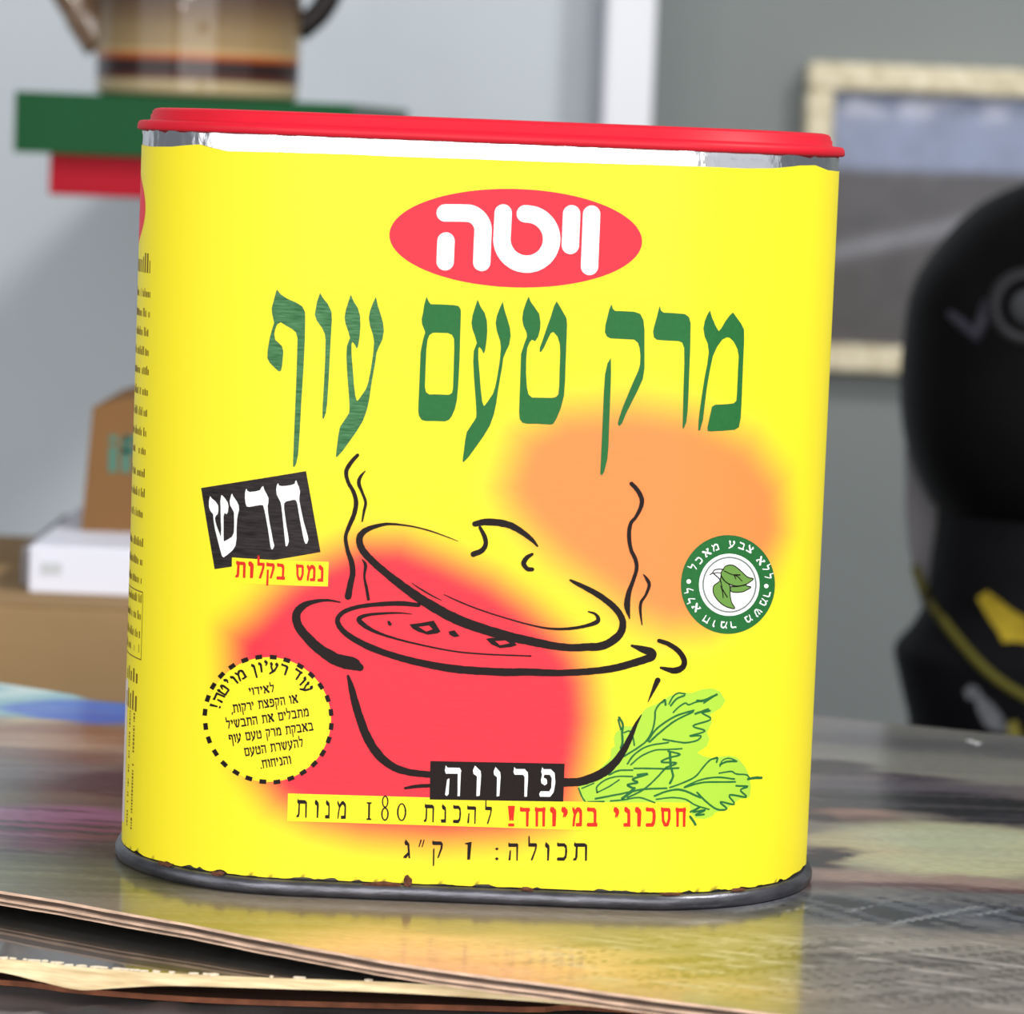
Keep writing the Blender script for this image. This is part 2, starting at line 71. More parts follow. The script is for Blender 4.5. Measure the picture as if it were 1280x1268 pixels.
BADGE_LINES = [('ל',-46.51,48.52,0.94,0.2,-0.33,1.85),('א',-48.13,48.19,1.38,0.28,-0.33,1.84),('י',-48.82,48.04,0.45,0.1,-0.34,1.84),('ד',-50.22,47.74,1.15,0.25,-0.34,1.84),('ו',-50.93,47.59,0.46,0.1,-0.34,1.84),('י',-51.64,47.44,0.47,0.1,-0.34,1.84),('א',-41.12,46.18,1.28,0.26,-0.39,2.03),('ו',-41.75,46.04,0.41,0.09,-0.4,2.03),('ה',-43.93,45.58,1.09,0.23,-0.39,2.03),('ק',-45.19,45.31,1.03,0.22,-0.39,2.02),('פ',-46.49,45.02,1.08,0.24,-0.39,2.02),('צ',-47.79,44.73,1.08,0.24,-0.4,2.02),('ת',-49.21,44.41,1.19,0.27,-0.4,2.02),('י',-50.77,44.05,0.43,0.1,-0.41,2.02),('ר',-52.02,43.76,1.01,0.23,-0.41,2.02),('ק',-53.35,43.45,1.1,0.25,-0.41,2.01),('ו',-54.03,43.28,0.44,0.11,-0.42,2.02),('ת',-55.53,42.93,1.26,0.3,-0.42,2.01),(',',-56.04,42.81,0.27,0.06,-0.42,2.01),('מ',-38.38,43.1,1.22,0.25,-0.39,2.03),('ת',-39.79,42.82,1.18,0.23,-0.38,2.03),('ב',-41.13,42.54,1.12,0.23,-0.38,2.03),('ל',-42.26,42.31,0.9,0.19,-0.39,2.03),('י',-42.92,42.17,0.43,0.09,-0.39,2.03),('ם',-44.27,41.88,1.12,0.24,-0.39,2.03),('א',-46.73,41.34,1.33,0.29,-0.4,2.02),('ת',-48.18,41.02,1.21,0.27,-0.4,2.02),('ה',-50.49,40.49,1.16,0.26,-0.41,2.02),('ת',-51.98,40.14,1.24,0.29,-0.41,2.02),('ב',-53.42,39.81,1.2,0.28,-0.41,2.01),('ש',-55.18,39.39,1.52,0.36,-0.42,2.01),('י',-55.9,39.21,0.47,0.12,-0.42,2.02),('ל',-57.15,38.91,1,0.24,-0.43,2.02),('ב',-37.09,39.79,1.07,0.21,-0.38,2.03),('א',-38.56,39.5,1.25,0.24,-0.38,2.03),('ב',-39.85,39.24,1.07,0.21,-0.38,2.04),('ק',-41.08,39,1.01,0.2,-0.38,2.03),('ת',-42.43,38.72,1.13,0.23,-0.38,2.03),('מ',-44.7,38.24,1.19,0.25,-0.39,2.03),('ר',-45.88,37.98,0.95,0.21,-0.39,2.03),('ק',-47.14,37.71,1.03,0.23,-0.39,2.03),('ט',-49.38,37.21,1.14,0.26,-0.4,2.02),('ע',-50.73,36.9,1.12,0.26,-0.4,2.03),('ם',-52.1,36.59,1.13,0.26,-0.4,2.02),('ע',-54.4,36.05,1.16,0.27,-0.41,2.02),('ו',-55.09,35.89,0.45,0.1,-0.41,2.02),('ף',-56.41,35.57,1.08,0.26,-0.42,2.02),('ל',-39.12,35.79,0.87,0.19,-0.4,2.04),('ה',-40.42,35.52,1.08,0.23,-0.41,2.03),('ע',-41.73,35.24,1.08,0.23,-0.4,2.03),('ש',-43.31,34.89,1.36,0.3,-0.41,2.03),('ר',-44.5,34.62,0.97,0.22,-0.41,2.03),('ת',-45.89,34.31,1.17,0.26,-0.41,2.02),('ה',-48.1,33.79,1.11,0.26,-0.42,2.03),('ט',-49.49,33.47,1.16,0.27,-0.42,2.02),('ע',-50.85,33.14,1.13,0.27,-0.43,2.02),('ם',-52.23,32.8,1.14,0.28,-0.43,2.02),('ו',-41.41,31.67,0.43,0.09,-0.39,2.04),('ה',-42.76,31.39,1.12,0.24,-0.4,2.03),('נ',-43.69,31.18,0.7,0.16,-0.4,2.04),('י',-44.36,31.04,0.44,0.09,-0.39,2.03),('ח',-45.73,30.73,1.14,0.26,-0.4,2.03),('ו',-46.4,30.58,0.44,0.1,-0.4,2.03),('ח',-47.78,30.27,1.15,0.26,-0.41,2.02),('.',-48.28,30.15,0.26,0.06,-0.4,2.03)]
SEAL = [(76.05,77.47),(76.06,76.53),(75.97,75.61),(75.77,74.7),(75.47,73.81),(75.07,72.96),(74.58,72.14),(74,71.35),(73.34,70.61),(72.61,69.92),(71.81,69.27),(70.96,68.68),(70.07,68.15),(69.13,67.68),(68.15,67.27),(67.16,66.92),(66.14,66.64),(65.11,66.43),(64.08,66.28),(63.04,66.21),(62.01,66.2),(61,66.27),(60,66.4),(59.02,66.6),(58.06,66.87),(57.14,67.21),(56.25,67.61),(55.4,68.07),(54.6,68.59),(53.84,69.17),(53.13,69.8),(52.47,70.48),(51.87,71.2),(51.33,71.97),(50.84,72.77),(50.43,73.61),(50.07,74.47),(49.79,75.36),(49.57,76.26),(49.43,77.18),(49.35,78.1),(49.34,79.02),(49.41,79.94),(49.54,80.85),(49.74,81.74),(50.02,82.61),(50.36,83.45),(50.76,84.26),(51.23,85.03),(51.76,85.76),(52.35,86.44),(52.99,87.07),(53.69,87.65),(54.44,88.16),(55.24,88.61),(56.08,89),(56.95,89.32),(57.87,89.56),(58.81,89.74),(59.78,89.84),(60.78,89.86),(61.79,89.81),(62.81,89.69),(63.84,89.49),(64.88,89.21),(65.9,88.87),(66.92,88.45),(67.92,87.97),(68.9,87.42),(69.84,86.81),(70.75,86.14),(71.61,85.42),(72.42,84.66),(73.16,83.85),(73.84,83),(74.44,82.12),(74.95,81.21),(75.38,80.29),(75.7,79.35),(75.93,78.41)]
SEAL_WHITE = [(70.72,77.67),(70.72,76.94),(70.62,76.22),(70.44,75.52),(70.16,74.84),(69.8,74.19),(69.35,73.58),(68.84,73.02),(68.25,72.5),(67.61,72.03),(66.92,71.63),(66.18,71.28),(65.41,70.99),(64.61,70.77),(63.8,70.62),(62.98,70.54),(62.15,70.53),(61.33,70.58),(60.53,70.71),(59.74,70.9),(58.98,71.16),(58.26,71.49),(57.57,71.87),(56.93,72.31),(56.34,72.81),(55.8,73.35),(55.32,73.94),(54.9,74.56),(54.55,75.22),(54.26,75.91),(54.05,76.61),(53.9,77.33),(53.83,78.06),(53.84,78.78),(53.91,79.5),(54.06,80.21),(54.28,80.89),(54.57,81.55),(54.92,82.17),(55.35,82.75),(55.83,83.29),(56.37,83.77),(56.96,84.2),(57.61,84.57),(58.3,84.88),(59.02,85.12),(59.78,85.28),(60.57,85.38),(61.37,85.4),(62.19,85.35),(63.01,85.23),(63.83,85.03),(64.65,84.77),(65.44,84.44),(66.21,84.04),(66.94,83.58),(67.63,83.07),(68.27,82.51),(68.85,81.9),(69.37,81.25),(69.81,80.57),(70.17,79.86),(70.44,79.14),(70.63,78.41)]
SEAL_RING = [[(69.81,77.74),(69.81,77.08),(69.72,76.43),(69.56,75.79),(69.31,75.18),(68.99,74.59),(68.6,74.04),(68.14,73.53),(67.63,73.06),(67.05,72.64),(66.44,72.27),(65.78,71.96),(65.09,71.7),(64.38,71.5),(63.65,71.36),(62.91,71.29),(62.17,71.28),(61.43,71.33),(60.71,71.44),(60,71.62),(59.31,71.85),(58.66,72.14),(58.04,72.49),(57.46,72.89),(56.92,73.34),(56.43,73.83),(56,74.36),(55.62,74.93),(55.3,75.52),(55.04,76.14),(54.85,76.78),(54.72,77.43),(54.65,78.08),(54.65,78.74),(54.72,79.39),(54.86,80.02),(55.05,80.64),(55.32,81.23),(55.64,81.79),(56.02,82.32),(56.46,82.8),(56.95,83.24),(57.49,83.62),(58.07,83.96),(58.69,84.23),(59.34,84.45),(60.03,84.6),(60.74,84.68),(61.46,84.7),(62.2,84.66),(62.94,84.55),(63.68,84.37),(64.4,84.13),(65.12,83.83),(65.8,83.47),(66.46,83.06),(67.07,82.6),(67.64,82.09),(68.16,81.54),(68.61,80.96),(69,80.35),(69.32,79.71),(69.56,79.06),(69.73,78.4)],[(69.3,77.76),(69.3,77.14),(69.22,76.52),(69.06,75.92),(68.84,75.35),(68.54,74.8),(68.17,74.28),(67.75,73.79),(67.26,73.35),(66.73,72.95),(66.15,72.6),(65.54,72.31),(64.89,72.06),(64.22,71.88),(63.54,71.75),(62.84,71.67),(62.15,71.66),(61.45,71.71),(60.77,71.82),(60.11,71.98),(59.46,72.2),(58.84,72.48),(58.26,72.81),(57.71,73.18),(57.21,73.61),(56.75,74.07),(56.34,74.57),(55.98,75.1),(55.68,75.67),(55.43,76.25),(55.25,76.85),(55.12,77.46),(55.06,78.08),(55.07,78.7),(55.13,79.31),(55.26,79.91),(55.44,80.49),(55.69,81.05),(56,81.58),(56.36,82.07),(56.77,82.53),(57.23,82.94),(57.74,83.3),(58.29,83.62),(58.87,83.87),(59.49,84.08),(60.13,84.22),(60.8,84.3),(61.48,84.32),(62.17,84.27),(62.87,84.17),(63.56,84),(64.25,83.78),(64.91,83.5),(65.56,83.16),(66.17,82.77),(66.74,82.34),(67.28,81.86),(67.76,81.34),(68.18,80.79),(68.55,80.22),(68.84,79.62),(69.07,79.01),(69.22,78.38)]]
SEAL_TEXT = [('ל',72.02,80.06,0.42,-1.22,2.35,0.22),('ל',71.07,81.88,0.75,-1.16,2.13,0.58),('א',69.1,83.73,1.48,-1.5,1.76,0.93),('צ',65.92,86.06,1.61,-0.82,1.03,1.4),('ב',63.64,86.68,1.74,-0.56,0.59,1.57),('ע',61.08,86.93,1.75,-0.18,0.11,1.67),('מ',57.09,85.9,1.71,0.52,-0.66,1.6),('א',55.21,84.51,1.55,0.97,-1.06,1.4),('כ',53.88,82.85,0.87,1.01,-1.4,1.08),('ל',52.89,81.29,0.53,1.09,-1.6,0.75),('ל',52.66,76.26,-0.25,1.2,-1.72,-0.26),('ל',53.28,74.25,-0.56,1.11,-1.59,-0.67),('א',54.66,72.42,-1.17,1.44,-1.4,-0.98),('ח',57.25,70.13,-1.43,0.8,-0.9,-1.43),('ו',58.74,69.44,-0.61,0.21,-0.54,-1.58),('מ',61.8,69.14,-1.91,0.21,-0.11,-1.68),('ר',63.98,69.29,-1.56,-0.12,0.35,-1.69),('מ',68.05,70.77,-1.77,-0.78,1.21,-1.51),('ש',70.41,72.36,-1.64,-1.3,1.77,-1.26),('מ',71.68,74.58,-0.93,-1.45,2.2,-0.88),('ר',72.33,76.22,-0.36,-1.29,2.4,-0.54)]
SEAL_DOTS = [[(51.8,78.84),(51.77,78.64),(51.66,78.47),(51.48,78.35),(51.27,78.31),(51.06,78.35),(50.88,78.46),(50.75,78.63),(50.7,78.84),(50.73,79.04),(50.84,79.21),(51.02,79.33),(51.23,79.37),(51.44,79.33),(51.62,79.22),(51.75,79.05)],[(73.72,77.23),(73.68,77.03),(73.52,76.87),(73.28,76.76),(72.99,76.74),(72.7,76.79),(72.45,76.92),(72.27,77.1),(72.2,77.31),(72.25,77.51),(72.4,77.68),(72.63,77.78),(72.92,77.81),(73.21,77.75),(73.47,77.62),(73.65,77.44)]]
SEAL_LEAVES = [[(59.89,81.69),(60.39,82.41),(61.76,82.75),(63.19,82.35),(64.99,81.1),(66.86,79.71),(68.67,79.21),(67.84,78.59),(66.36,77.92),(64.02,77.63),(62.01,78.04),(60.29,79.04),(59.42,80.26),(59.5,81.22)],[(62.03,77.56),(64.03,77.51),(66.37,77.8),(66.83,77.54),(68.07,77.25),(67.03,76.68),(65.27,76.14),(62.52,76.29)],[(59.41,80.38),(59.08,78.94),(57.66,77.87),(57.46,76.67),(57.91,75.46),(59.19,73.99),(61.17,72.75),(63.59,72.25),(62.66,73.68),(62.15,75.38),(61.88,77.8),(60.58,78.79),(59.56,80.01)]]
SEAL_LINES = [[(59.89,81.69,0.26),(60.39,82.41,0.26),(61.76,82.75,0.26),(63.19,82.35,0.26),(64.99,81.1,0.26),(66.86,79.71,0.26),(68.67,79.21,0.26),(67.84,78.59,0.26),(66.36,77.92,0.26),(64.02,77.63,0.26),(62.01,78.04,0.26),(60.29,79.04,0.26),(59.42,80.26,0.26),(59.5,81.22,0.26),(59.89,81.69,0.26)],[(62.03,77.56,0.26),(64.03,77.51,0.26),(66.37,77.8,0.26),(66.83,77.54,0.26),(68.07,77.25,0.26),(67.03,76.68,0.26),(65.27,76.14,0.26),(62.52,76.29,0.26),(62.03,77.56,0.26)],[(59.41,80.38,0.26),(59.08,78.94,0.26),(57.66,77.87,0.26),(57.46,76.67,0.26),(57.91,75.46,0.26),(59.19,73.99,0.26),(61.17,72.75,0.26),(63.59,72.25,0.26),(62.66,73.68,0.26),(62.15,75.38,0.26),(61.88,77.8,0.26),(60.58,78.79,0.26),(59.56,80.01,0.26),(59.41,80.38,0.26)],[(56.53,80.48,0.29),(57.12,80.88,0.29),(57.48,81.48,0.29),(58.53,81.76,0.29),(60.02,81.69,0.29)],[(57.12,80.76,0.24),(58.31,80.94,0.24),(59.39,80.86,0.24)],[(57.52,80.64,0.29),(58.91,79.54,0.29),(59.5,78.57,0.29)],[(60.18,81.33,0.24),(61.87,80.58,0.24),(63.9,79.92,0.24),(65.27,78.8,0.24)],[(62.87,80.31,0.34),(64.6,80.27,0.34)],[(63.02,80.19,0.24),(63.5,79.33,0.24)],[(59.5,78.57,0.24),(59.91,76.88,0.24),(60.23,74.94,0.24)],[(60,76.87,0.29),(61.33,75.04,0.29)],[(59.87,76.64,0.19),(59.4,77.85,0.19)]]
POT = [[(-27.9,105.79,0.81),(-29.31,104.08,0.99),(-30.43,101.8,0.99),(-29.9,99.36,0.9),(-28.62,97.18,0.99),(-27.87,94.75,1.08),(-28.21,91.82,1.08),(-29.23,89.09,0.99),(-30.03,86.37,0.9),(-29.48,83.25,0.99),(-28.49,80.59,1.26),(-28.08,77.92,1.35),(-28.53,75.2,1.44),(-28.96,72.26,1.62)],[(-25.99,102.11,0.27),(-26.97,100.82,0.72),(-27.4,99.24,0.9),(-26.62,97.26,0.72),(-25.64,94.83,0.72),(-25.92,92.58,0.63),(-26.28,90.2,0.36)],[(-25.97,81.23,0.18),(-25.12,79.83,0.81),(-25.29,77.13,0.54),(-24.7,74.45,0.72),(-24.16,71.78,0.72)],[(-3.49,86.35,0.13),(-6.2,87.32,0.27),(-10.71,88.71,0.36),(-15.2,89.56,0.4),(-19.67,89.83,0.63),(-22.33,89.37,0.9),(-24.97,88.36,1.26),(-26.48,86.96,1.53),(-26.73,85.15,1.62),(-25.44,82.74,1.71),(-22.44,79.94,1.71),(-18.31,76.73,1.89),(-13.73,73.54,2.16),(-9.16,70.8,2.34),(-4.15,68.3,2.43),(0.84,66.47,2.43),(5.81,65.1,2.34),(9.87,64.13,2.25),(13.83,63.48,2.07),(18.87,62.6,1.89),(23.81,62.21,1.8),(28.13,62.52,1.89),(31.24,62.87,1.98),(33.87,64.33,1.98),(35.58,66.2,1.8),(36.02,68.47,1.62),(35.16,70.69,1.53),(33.06,72.86,1.53),(30.3,74.77,1.44),(27.56,76.23,1.26),(24.84,77.47,0.99),(23.24,78.22,0.54)],[(-14.04,76.01,0.18),(-11.98,74.74,0.36),(-9.25,73.27,0.36),(-6.98,72.24,0.18)],[(-6.36,73.61,0.22),(-2.95,72.18,0.36),(1.57,70.56,0.36),(7,68.97,0.36),(13.67,67.35,0.4),(18.58,66.56,0.54),(23.31,66.7,0.72),(27.03,67.44,0.81),(29.67,68.44,1.08),(30.17,69.36,0.99),(29.37,70.46,0.63),(27.78,70.93,0.36)],[(-12.29,70.9,0.99),(-16.32,71.1,1.17),(-20.78,70.79,1.08),(-24.33,70.33,0.99),(-27.44,69.62,0.99),(-30.08,68.39,1.08),(-31.27,66.54,1.17),(-30.16,64.33,1.35),(-27.18,62.19,1.44),(-22.63,60.12,1.62),(-16.75,58.32,1.62),(-10.44,57,1.71),(-4.14,56.12,1.89),(2.14,55.79,1.89),(8.85,55.74,1.89),(14.12,56,1.8),(21.24,56.06,1.62),(27.92,56.65,1.62),(33.7,57.56,1.71),(38.12,58.86,1.8),(41.65,60.12,1.89),(43.19,60.85,1.98),(42.83,61.83,2.07),(40.65,62.57,1.53),(38.38,63.25,0.63)],[(-13.77,68.68,0.18),(-17.13,68.82,0.45),(-21.59,68.46,0.63),(-24.7,67.93,0.81),(-26.23,66.96,1.17),(-25.06,65.66,1.17),(-22.33,64.19,0.81),(-17.81,62.79,0.54),(-11.5,61.47,0.45),(-3.4,60.22,0.4),(4.22,59.84,0.4),(13.97,59.83,0.36),(14.37,59.85,0.27)],[(-30.83,70.83,0.36),(-33.75,71.17,0.63),(-36.86,70.73,0.99),(-39.51,69.58,1.62),(-41,67.49,1.98),(-40.47,64.81,2.07),(-38.36,62.19,2.25),(-35.14,59.39,2.52),(-31.03,57.07,2.97),(-27.42,56.31,3.15),(-25.6,55.48,1.8)],[(36.66,101.62,0.99),(38.06,100.2,1.08),(39.16,98.23,1.08),(39.15,96.44,0.99),(38.1,93.94,0.81),(36.84,92.1,0.9),(36.61,89.18,0.99),(37.19,86.06,0.9),(38.3,83.86,0.99),(38.71,81.63,0.9),(38.07,78.91,0.9),(37.09,75.73,1.17),(36.86,72.57,1.44),(37.57,69.67,0.27)],[(40.38,80.26,0.27),(41.32,79.04,0.81),(41.83,77.7,0.81),(41.12,75.43,0.63),(40.08,73.6,0.72),(40.04,71.34,0.63),(40.53,68.3,0.27)],[(0.27,90.64,1.35),(2.56,91.18,1.62),(5.68,91.17,1.71),(8.83,90.53,1.62),(11.56,89.07,1.35),(13.86,87.37,0.99),(15.16,85.99,0.45)],[(1.5,89.79,0.81),(2.6,87.82,1.08),(2.98,86.04,1.08),(2.15,84.43,1.26),(0.18,83.46,1.35)],[(13.99,84.01,0.72),(12.69,83.06,1.08),(12.08,81.69,1.17),(13.01,80.51,1.08),(14.13,80.42,0.99)],[(44.73,64.64,0.99),(47.04,63.87,1.17),(49.41,62.32,1.26),(50.9,60.29,1.35),(50.75,58.49,1.44),(48.7,57.57,1.53),(45.47,58.2,0.63)],[(-28.32,53.33,0.62),(-27.57,51.03,1.34),(-26.56,47.48,1.78),(-25.23,43.5,1.96),(-23.62,39.53,2.05),(-21.5,36.02,2.14),(-18.73,33.2,1.96),(-15.56,31.53,1.78),(-11.97,30.78,1.6),(-7.52,30.51,1.6)],[(-13.84,27.06,0.62),(-10.97,27.62,0.89),(-7.42,27.95,0.89)],[(23.34,29.94,2.08),(27.53,30.31,2),(31.07,31.67,2.16),(33.8,33.4,2.08),(36.1,35.92,1.84),(37.77,38.82,1.52),(39.05,41.7,1.2),(40.13,44.57,0.8),(41.31,46.83,0.24)],[(44.81,55.19,1.36),(44.15,53.56,1.04),(43.35,51.53,0.56),(42.7,49.9,0.16)]]
CROUTONS = [[[(-14.35,66.22),(-11.69,66.65),(-8.58,67.36),(-7.88,66.35),(-6.88,64.81),(-7.58,64.33),(-9.8,63.93),(-12.06,64.51),(-13.42,65.22)],[(-12.1,65.73),(-9.66,66.14),(-8.73,65.28),(-10.27,64.68)]],[[(-19.52,66.92),(-18.84,66.76),(-18.37,66.06),(-18.8,65.59),(-19.35,66.02)]],[[(-5.01,64.89),(-3.59,65.26),(-2.33,63.87),(-3.53,63.59),(-4.66,64.09)]],[[(3.86,63.53),(5.41,63.82),(9.89,63.68),(11.28,62.29),(9.96,61.79),(7.29,61.41),(5.25,62.23)],[(6.11,63.08),(8.56,63.27),(9.57,62.68),(7.26,62.13)]]]
CELERY = [(27.1,29.07),(30.29,31.23),(32,33.53),(33.72,35.42),(34.47,36.46),(34.47,38.48),(35.36,39.12),(35.01,40.93),(35.43,42.36),(37.35,44.05),(39.75,43.95),(40.84,46.61),(42.36,48.48),(45.52,49.96),(47.89,51.61),(50.75,52.36),(53.28,52.23),(55.82,53.13),(58.46,53.28),(60.55,52.49),(62.2,50.2),(60.99,48.42),(58.32,47.08),(58.74,45.04),(57.65,42.64),(58.27,41),(57.72,39.39),(55.25,37.83),(57.04,36.97),(59.3,36.5),(63.96,36.9),(66.47,36.15),(68.76,33.96),(70.12,31.81),(71.01,28.87),(70.73,26.35),(67.56,26.06),(65.11,24.79),(63.94,23.84),(60.67,23.2),(60.02,22.42),(58.01,21.8),(55.57,22.05),(54.29,23.42),(53.88,25.87),(46.16,26.02),(34.93,25.58),(28.54,25.28),(27.66,27.07)]
CELERY_LINES = [[(36.07,46.02,0.56),(37.02,44.44,0.56),(36.94,42.42,0.56),(37.12,40,0.56),(36.78,38.78,0.56)],[(35.9,45.41,0.48),(36.59,43.22,0.48)],[(37.42,42.44,0.4),(38.6,42.89,0.4),(39.23,42.11,0.4),(39.68,40.92,0.4),(39.94,39.51,0.4)],[(46.71,50.59,0.44),(45.54,49.56,0.44),(44.6,47.93,0.44),(44.5,45.5,0.44),(44,43.07,0.44),(42.7,40.61,0.44),(40.77,38.93,0.44),(37.66,36.79,0.44)],[(46.13,49.97,0.56),(46.71,50.59,0.56),(46.93,49.38,0.56)],[(47.78,49.59,0.4),(48.72,51.42,0.4),(49.92,52.23,0.4),(51.6,52.03,0.4)],[(48.2,49.19,0.48),(49.57,50.82,0.48),(51.41,51.63,0.48)],[(48.89,47.58,0.4),(50.08,48.8,0.4),(51.7,49.81,0.4),(52.57,49.4,0.4),(54.24,49.99,0.4),(56.39,50.45,0.4)],[(54.66,50.31,0.64),(56.39,50.37,0.64),(59.67,51.71,0.64)],[(56.42,49.76,0.4),(58.57,51.13,0.4)],[(43.1,40.62,0.48),(44.61,43.08,0.48),(46.95,45.14,0.48),(50.16,46.98,0.48),(53.9,48.06,0.48)],[(43.51,40.43,0.48),(45.84,42.7,0.48),(49.4,45.57,0.48),(53.71,47.65,0.48)],[(54.37,47.24,0.56),(57.82,48.31,0.56),(55.87,47.54,0.56),(58.06,47.9,0.56)],[(56.1,47.34,0.44),(58.39,45.78,0.44),(53.87,44.33,0.44),(57.1,43.06,0.44),(53.13,41.91,0.44),(55.84,41.95,0.44),(55.74,41.26,0.44),(54.68,40.68,0.44),(52.14,40.3,0.44),(49.62,40.63,0.44),(46.72,41.1,0.44)],[(38.53,35.01,0.44),(40.04,37.29,0.44),(43.15,39.41,0.44),(47.98,40.38,0.44)],[(39.34,34.84,0.4),(41.65,36.94,0.4),(44.81,38.44,0.4),(48.06,38.68,0.4),(51.37,38.89,0.4)],[(48.08,38.28,0.48),(51.01,37.47,0.48),(48.15,36.66,0.48),(46.56,35.63,0.48),(50.27,35.45,0.48),(47.44,34.14,0.48),(50.74,34.23,0.48)],[(48.5,37.87,0.64),(48.86,34.64,0.64)],[(49.1,33.83,0.56),(49.5,32.2,0.56),(48.83,30.58,0.56)],[(40.18,33.98,0.44),(43.38,34.07,0.44),(48.27,34.02,0.44)],[(47.44,34.02,0.44),(45.12,31.36,0.44),(42.4,28.86,0.44),(38.88,26.92,0.44)],[(34.25,32.2,0.44),(36.61,33.31,0.44),(39.8,33.56,0.44)],[(31.63,27.84,0.4),(31.57,29.26,0.4),(33.5,30.96,0.4),(36.27,31.88,0.4),(39.86,32.02,0.4)],[(31.63,27.84,0.36),(34.37,29.37,0.36),(36.7,31.08,0.36)],[(41.04,32.47,0.56),(43.44,32.74,0.56),(39.89,31.41,0.56),(41.12,30.65,0.56),(38.75,29.95,0.56),(40.18,29.2,0.56)],[(31.3,26.33,0.48),(34.86,27.16,0.48),(38.82,28.13,0.48),(42.79,29.08,0.48),(48.06,29.36,0.48)],[(37.69,26.67,0.72),(39.23,27.95,0.72),(40.38,29.2,0.72)],[(34.91,25.95,0.4),(38.1,26.36,0.4),(41.68,27.02,0.4),(45.36,25.88,0.4)],[(48.88,29.57,0.44),(51.75,30.57,0.44),(55.09,32.15,0.44),(57.16,34.53,0.44),(58.87,36.1,0.44),(60.68,36.44,0.44)],[(59.54,36.28,0.48),(60.67,36.53,0.48),(60.5,35.43,0.48)],[(61.48,34.38,0.36),(62.11,35.77,0.36),(64,36.21,0.36),(66.27,35.35,0.36)],[(61.46,34.78,0.52),(63.32,35.43,0.52),(66.01,35.36,0.52)],[(61.33,32.75,0.4),(64.66,32.99,0.4),(66.19,32.29,0.4),(69.31,31.87,0.4),(70.44,30.96,0.4)],[(69.91,30.8,0.68),(72.11,30.91,0.68),(74.44,30.71,0.68)],[(52.63,29.75,0.44),(56.44,31.3,0.44),(60.92,31.75,0.44),(65.75,31.09,0.44)],[(52.43,29.55,0.44),(57.35,30.66,0.44),(66.04,30.38,0.44)],[(66.35,29.42,0.48),(70.02,28.95,0.48),(67.69,28.3,0.48),(69.64,26.44,0.48),(64.48,27.29,0.48),(66.1,24.93,0.48),(61.93,25.79,0.48),(63.93,23.97,0.48),(61.32,23.99,0.48),(58.49,25.74,0.48),(55.71,28.27,0.48)],[(45.29,27.51,0.52),(48.5,28.75,0.52),(51.82,28.95,0.52),(56.65,27.02,0.52)],[(45.73,26.7,0.4),(49.4,27.13,0.4),(52.77,26.7,0.4),(55.42,25.23,0.4),(59.02,24.09,0.4)],[(54.2,23.63,0.48),(56.75,24.78,0.48),(54.85,23.61,0.48),(58.12,24,0.48),(55.53,22.86,0.48),(57.73,22.92,0.48)],[(54.17,22.49,0.64),(54.94,21.57,0.64),(55.64,20.54,0.64)],[(27.2,28.67,0.4),(28.08,26.68,0.4),(28.93,25.5,0.4)],[(28,28.71,0.36),(30.74,30.03,0.36)],[(29.53,25.52,0.4),(33.32,25.76,0.4)]]
GLOW_RED = [(-52.42,67.41),(-44.85,76.09),(-36.88,81.77),(-26.69,87.11),(-16.34,87.52),(-5.83,83.77),(5.67,78.92),(14.39,73.18),(22.2,66.84),(26.77,61.3),(29.68,54.74),(30.84,45.23),(29.72,35.6),(27.69,24.95),(23.19,19),(11.93,15.27),(-5.1,13.42),(-24.14,14.18),(-35.63,16.61),(-45.34,21.34),(-52.57,30.02),(-56.48,41.2),(-57.74,52.61),(-58.51,62.12)]
GLOW_ORANGE = [(4.88,99.35),(8.5,112.7),(19.12,119.53),(35.92,121.7),(51.2,120.31),(67.45,113.37),(77.89,102.57),(80.16,89.93),(74.26,79.26),(66.51,71.34),(56.82,65.85),(45.92,65.24),(37.22,68.77),(27.49,75.99),(18.76,81.91),(11.9,88.27),(7.36,93.77)]
PAPER_TOP = [(-99.53,176.07),(-92.12,175.87),(-80.95,176.09),(-70.48,176.93),(-67.4,176.37),(-61.99,175.62),(-52.53,175.77),(-39.13,176.01),(-13.01,176.01),(16.83,176.16),(46.72,176.4),(60.78,176.34),(68.82,176.59),(78.4,177.49),(84.62,177.71),(92.11,176.58),(103.72,176.36)]
LIDLINE = [(-99.09,180.32),(-13.15,179.91),(103.86,180.14)]
SIDE_ROWS = [(-90.2,147.4,3.8),(-89.64,140.5,1.71),(-89.52,135.69,1.71),(-89.15,131.08,1.71),(-89.57,126.41,1.71),(-89.2,121.8,1.71),(-89.33,116.76,1.71),(-89.45,111.71,1.71),(-89.59,106.84,1.71),(-89.76,102.36,1.71),(-89.86,96.9,1.71),(-89.47,92.07,1.71),(-89.6,86.99,1.71),(-89.57,79.97,1.71),(-89.75,75.45,1.71),(-89.92,70.93,1.71),(-89.55,66.28,1.71),(-89.75,62.13,1.71),(-89.93,57.59,1.71),(-90.19,54.02,1.71)]
SIDE_BOX = [(-89.69,68.02),(-91.12,51.53)]
SIDE_BIG = [(-90.68,46.47),(-90.79,40.93)]
SIDE_COLS = [(-91.72,38.02),(-90.98,9.21),(-95.53,37.41),(-95.13,10.02)]
BARCODE = [(-100.42,44.99),(-98.87,9.3)]
SIDE_OVAL = [(-95.37,160.7),(-98.89,165.83),(-98.24,155.2)]

# ------------------------------------------------------------------ helpers
def srgb(r, g, b):
    f = lambda c: c / 12.92 if c <= 0.04045 else ((c + 0.055) / 1.055) ** 2.4
    return tuple(f(v / 255) for v in (r, g, b))

def new_mat(name):
    m = bpy.data.materials.new(name); m.use_nodes = True
    return m, m.node_tree.nodes, m.node_tree.links, m.node_tree.nodes['Principled BSDF']

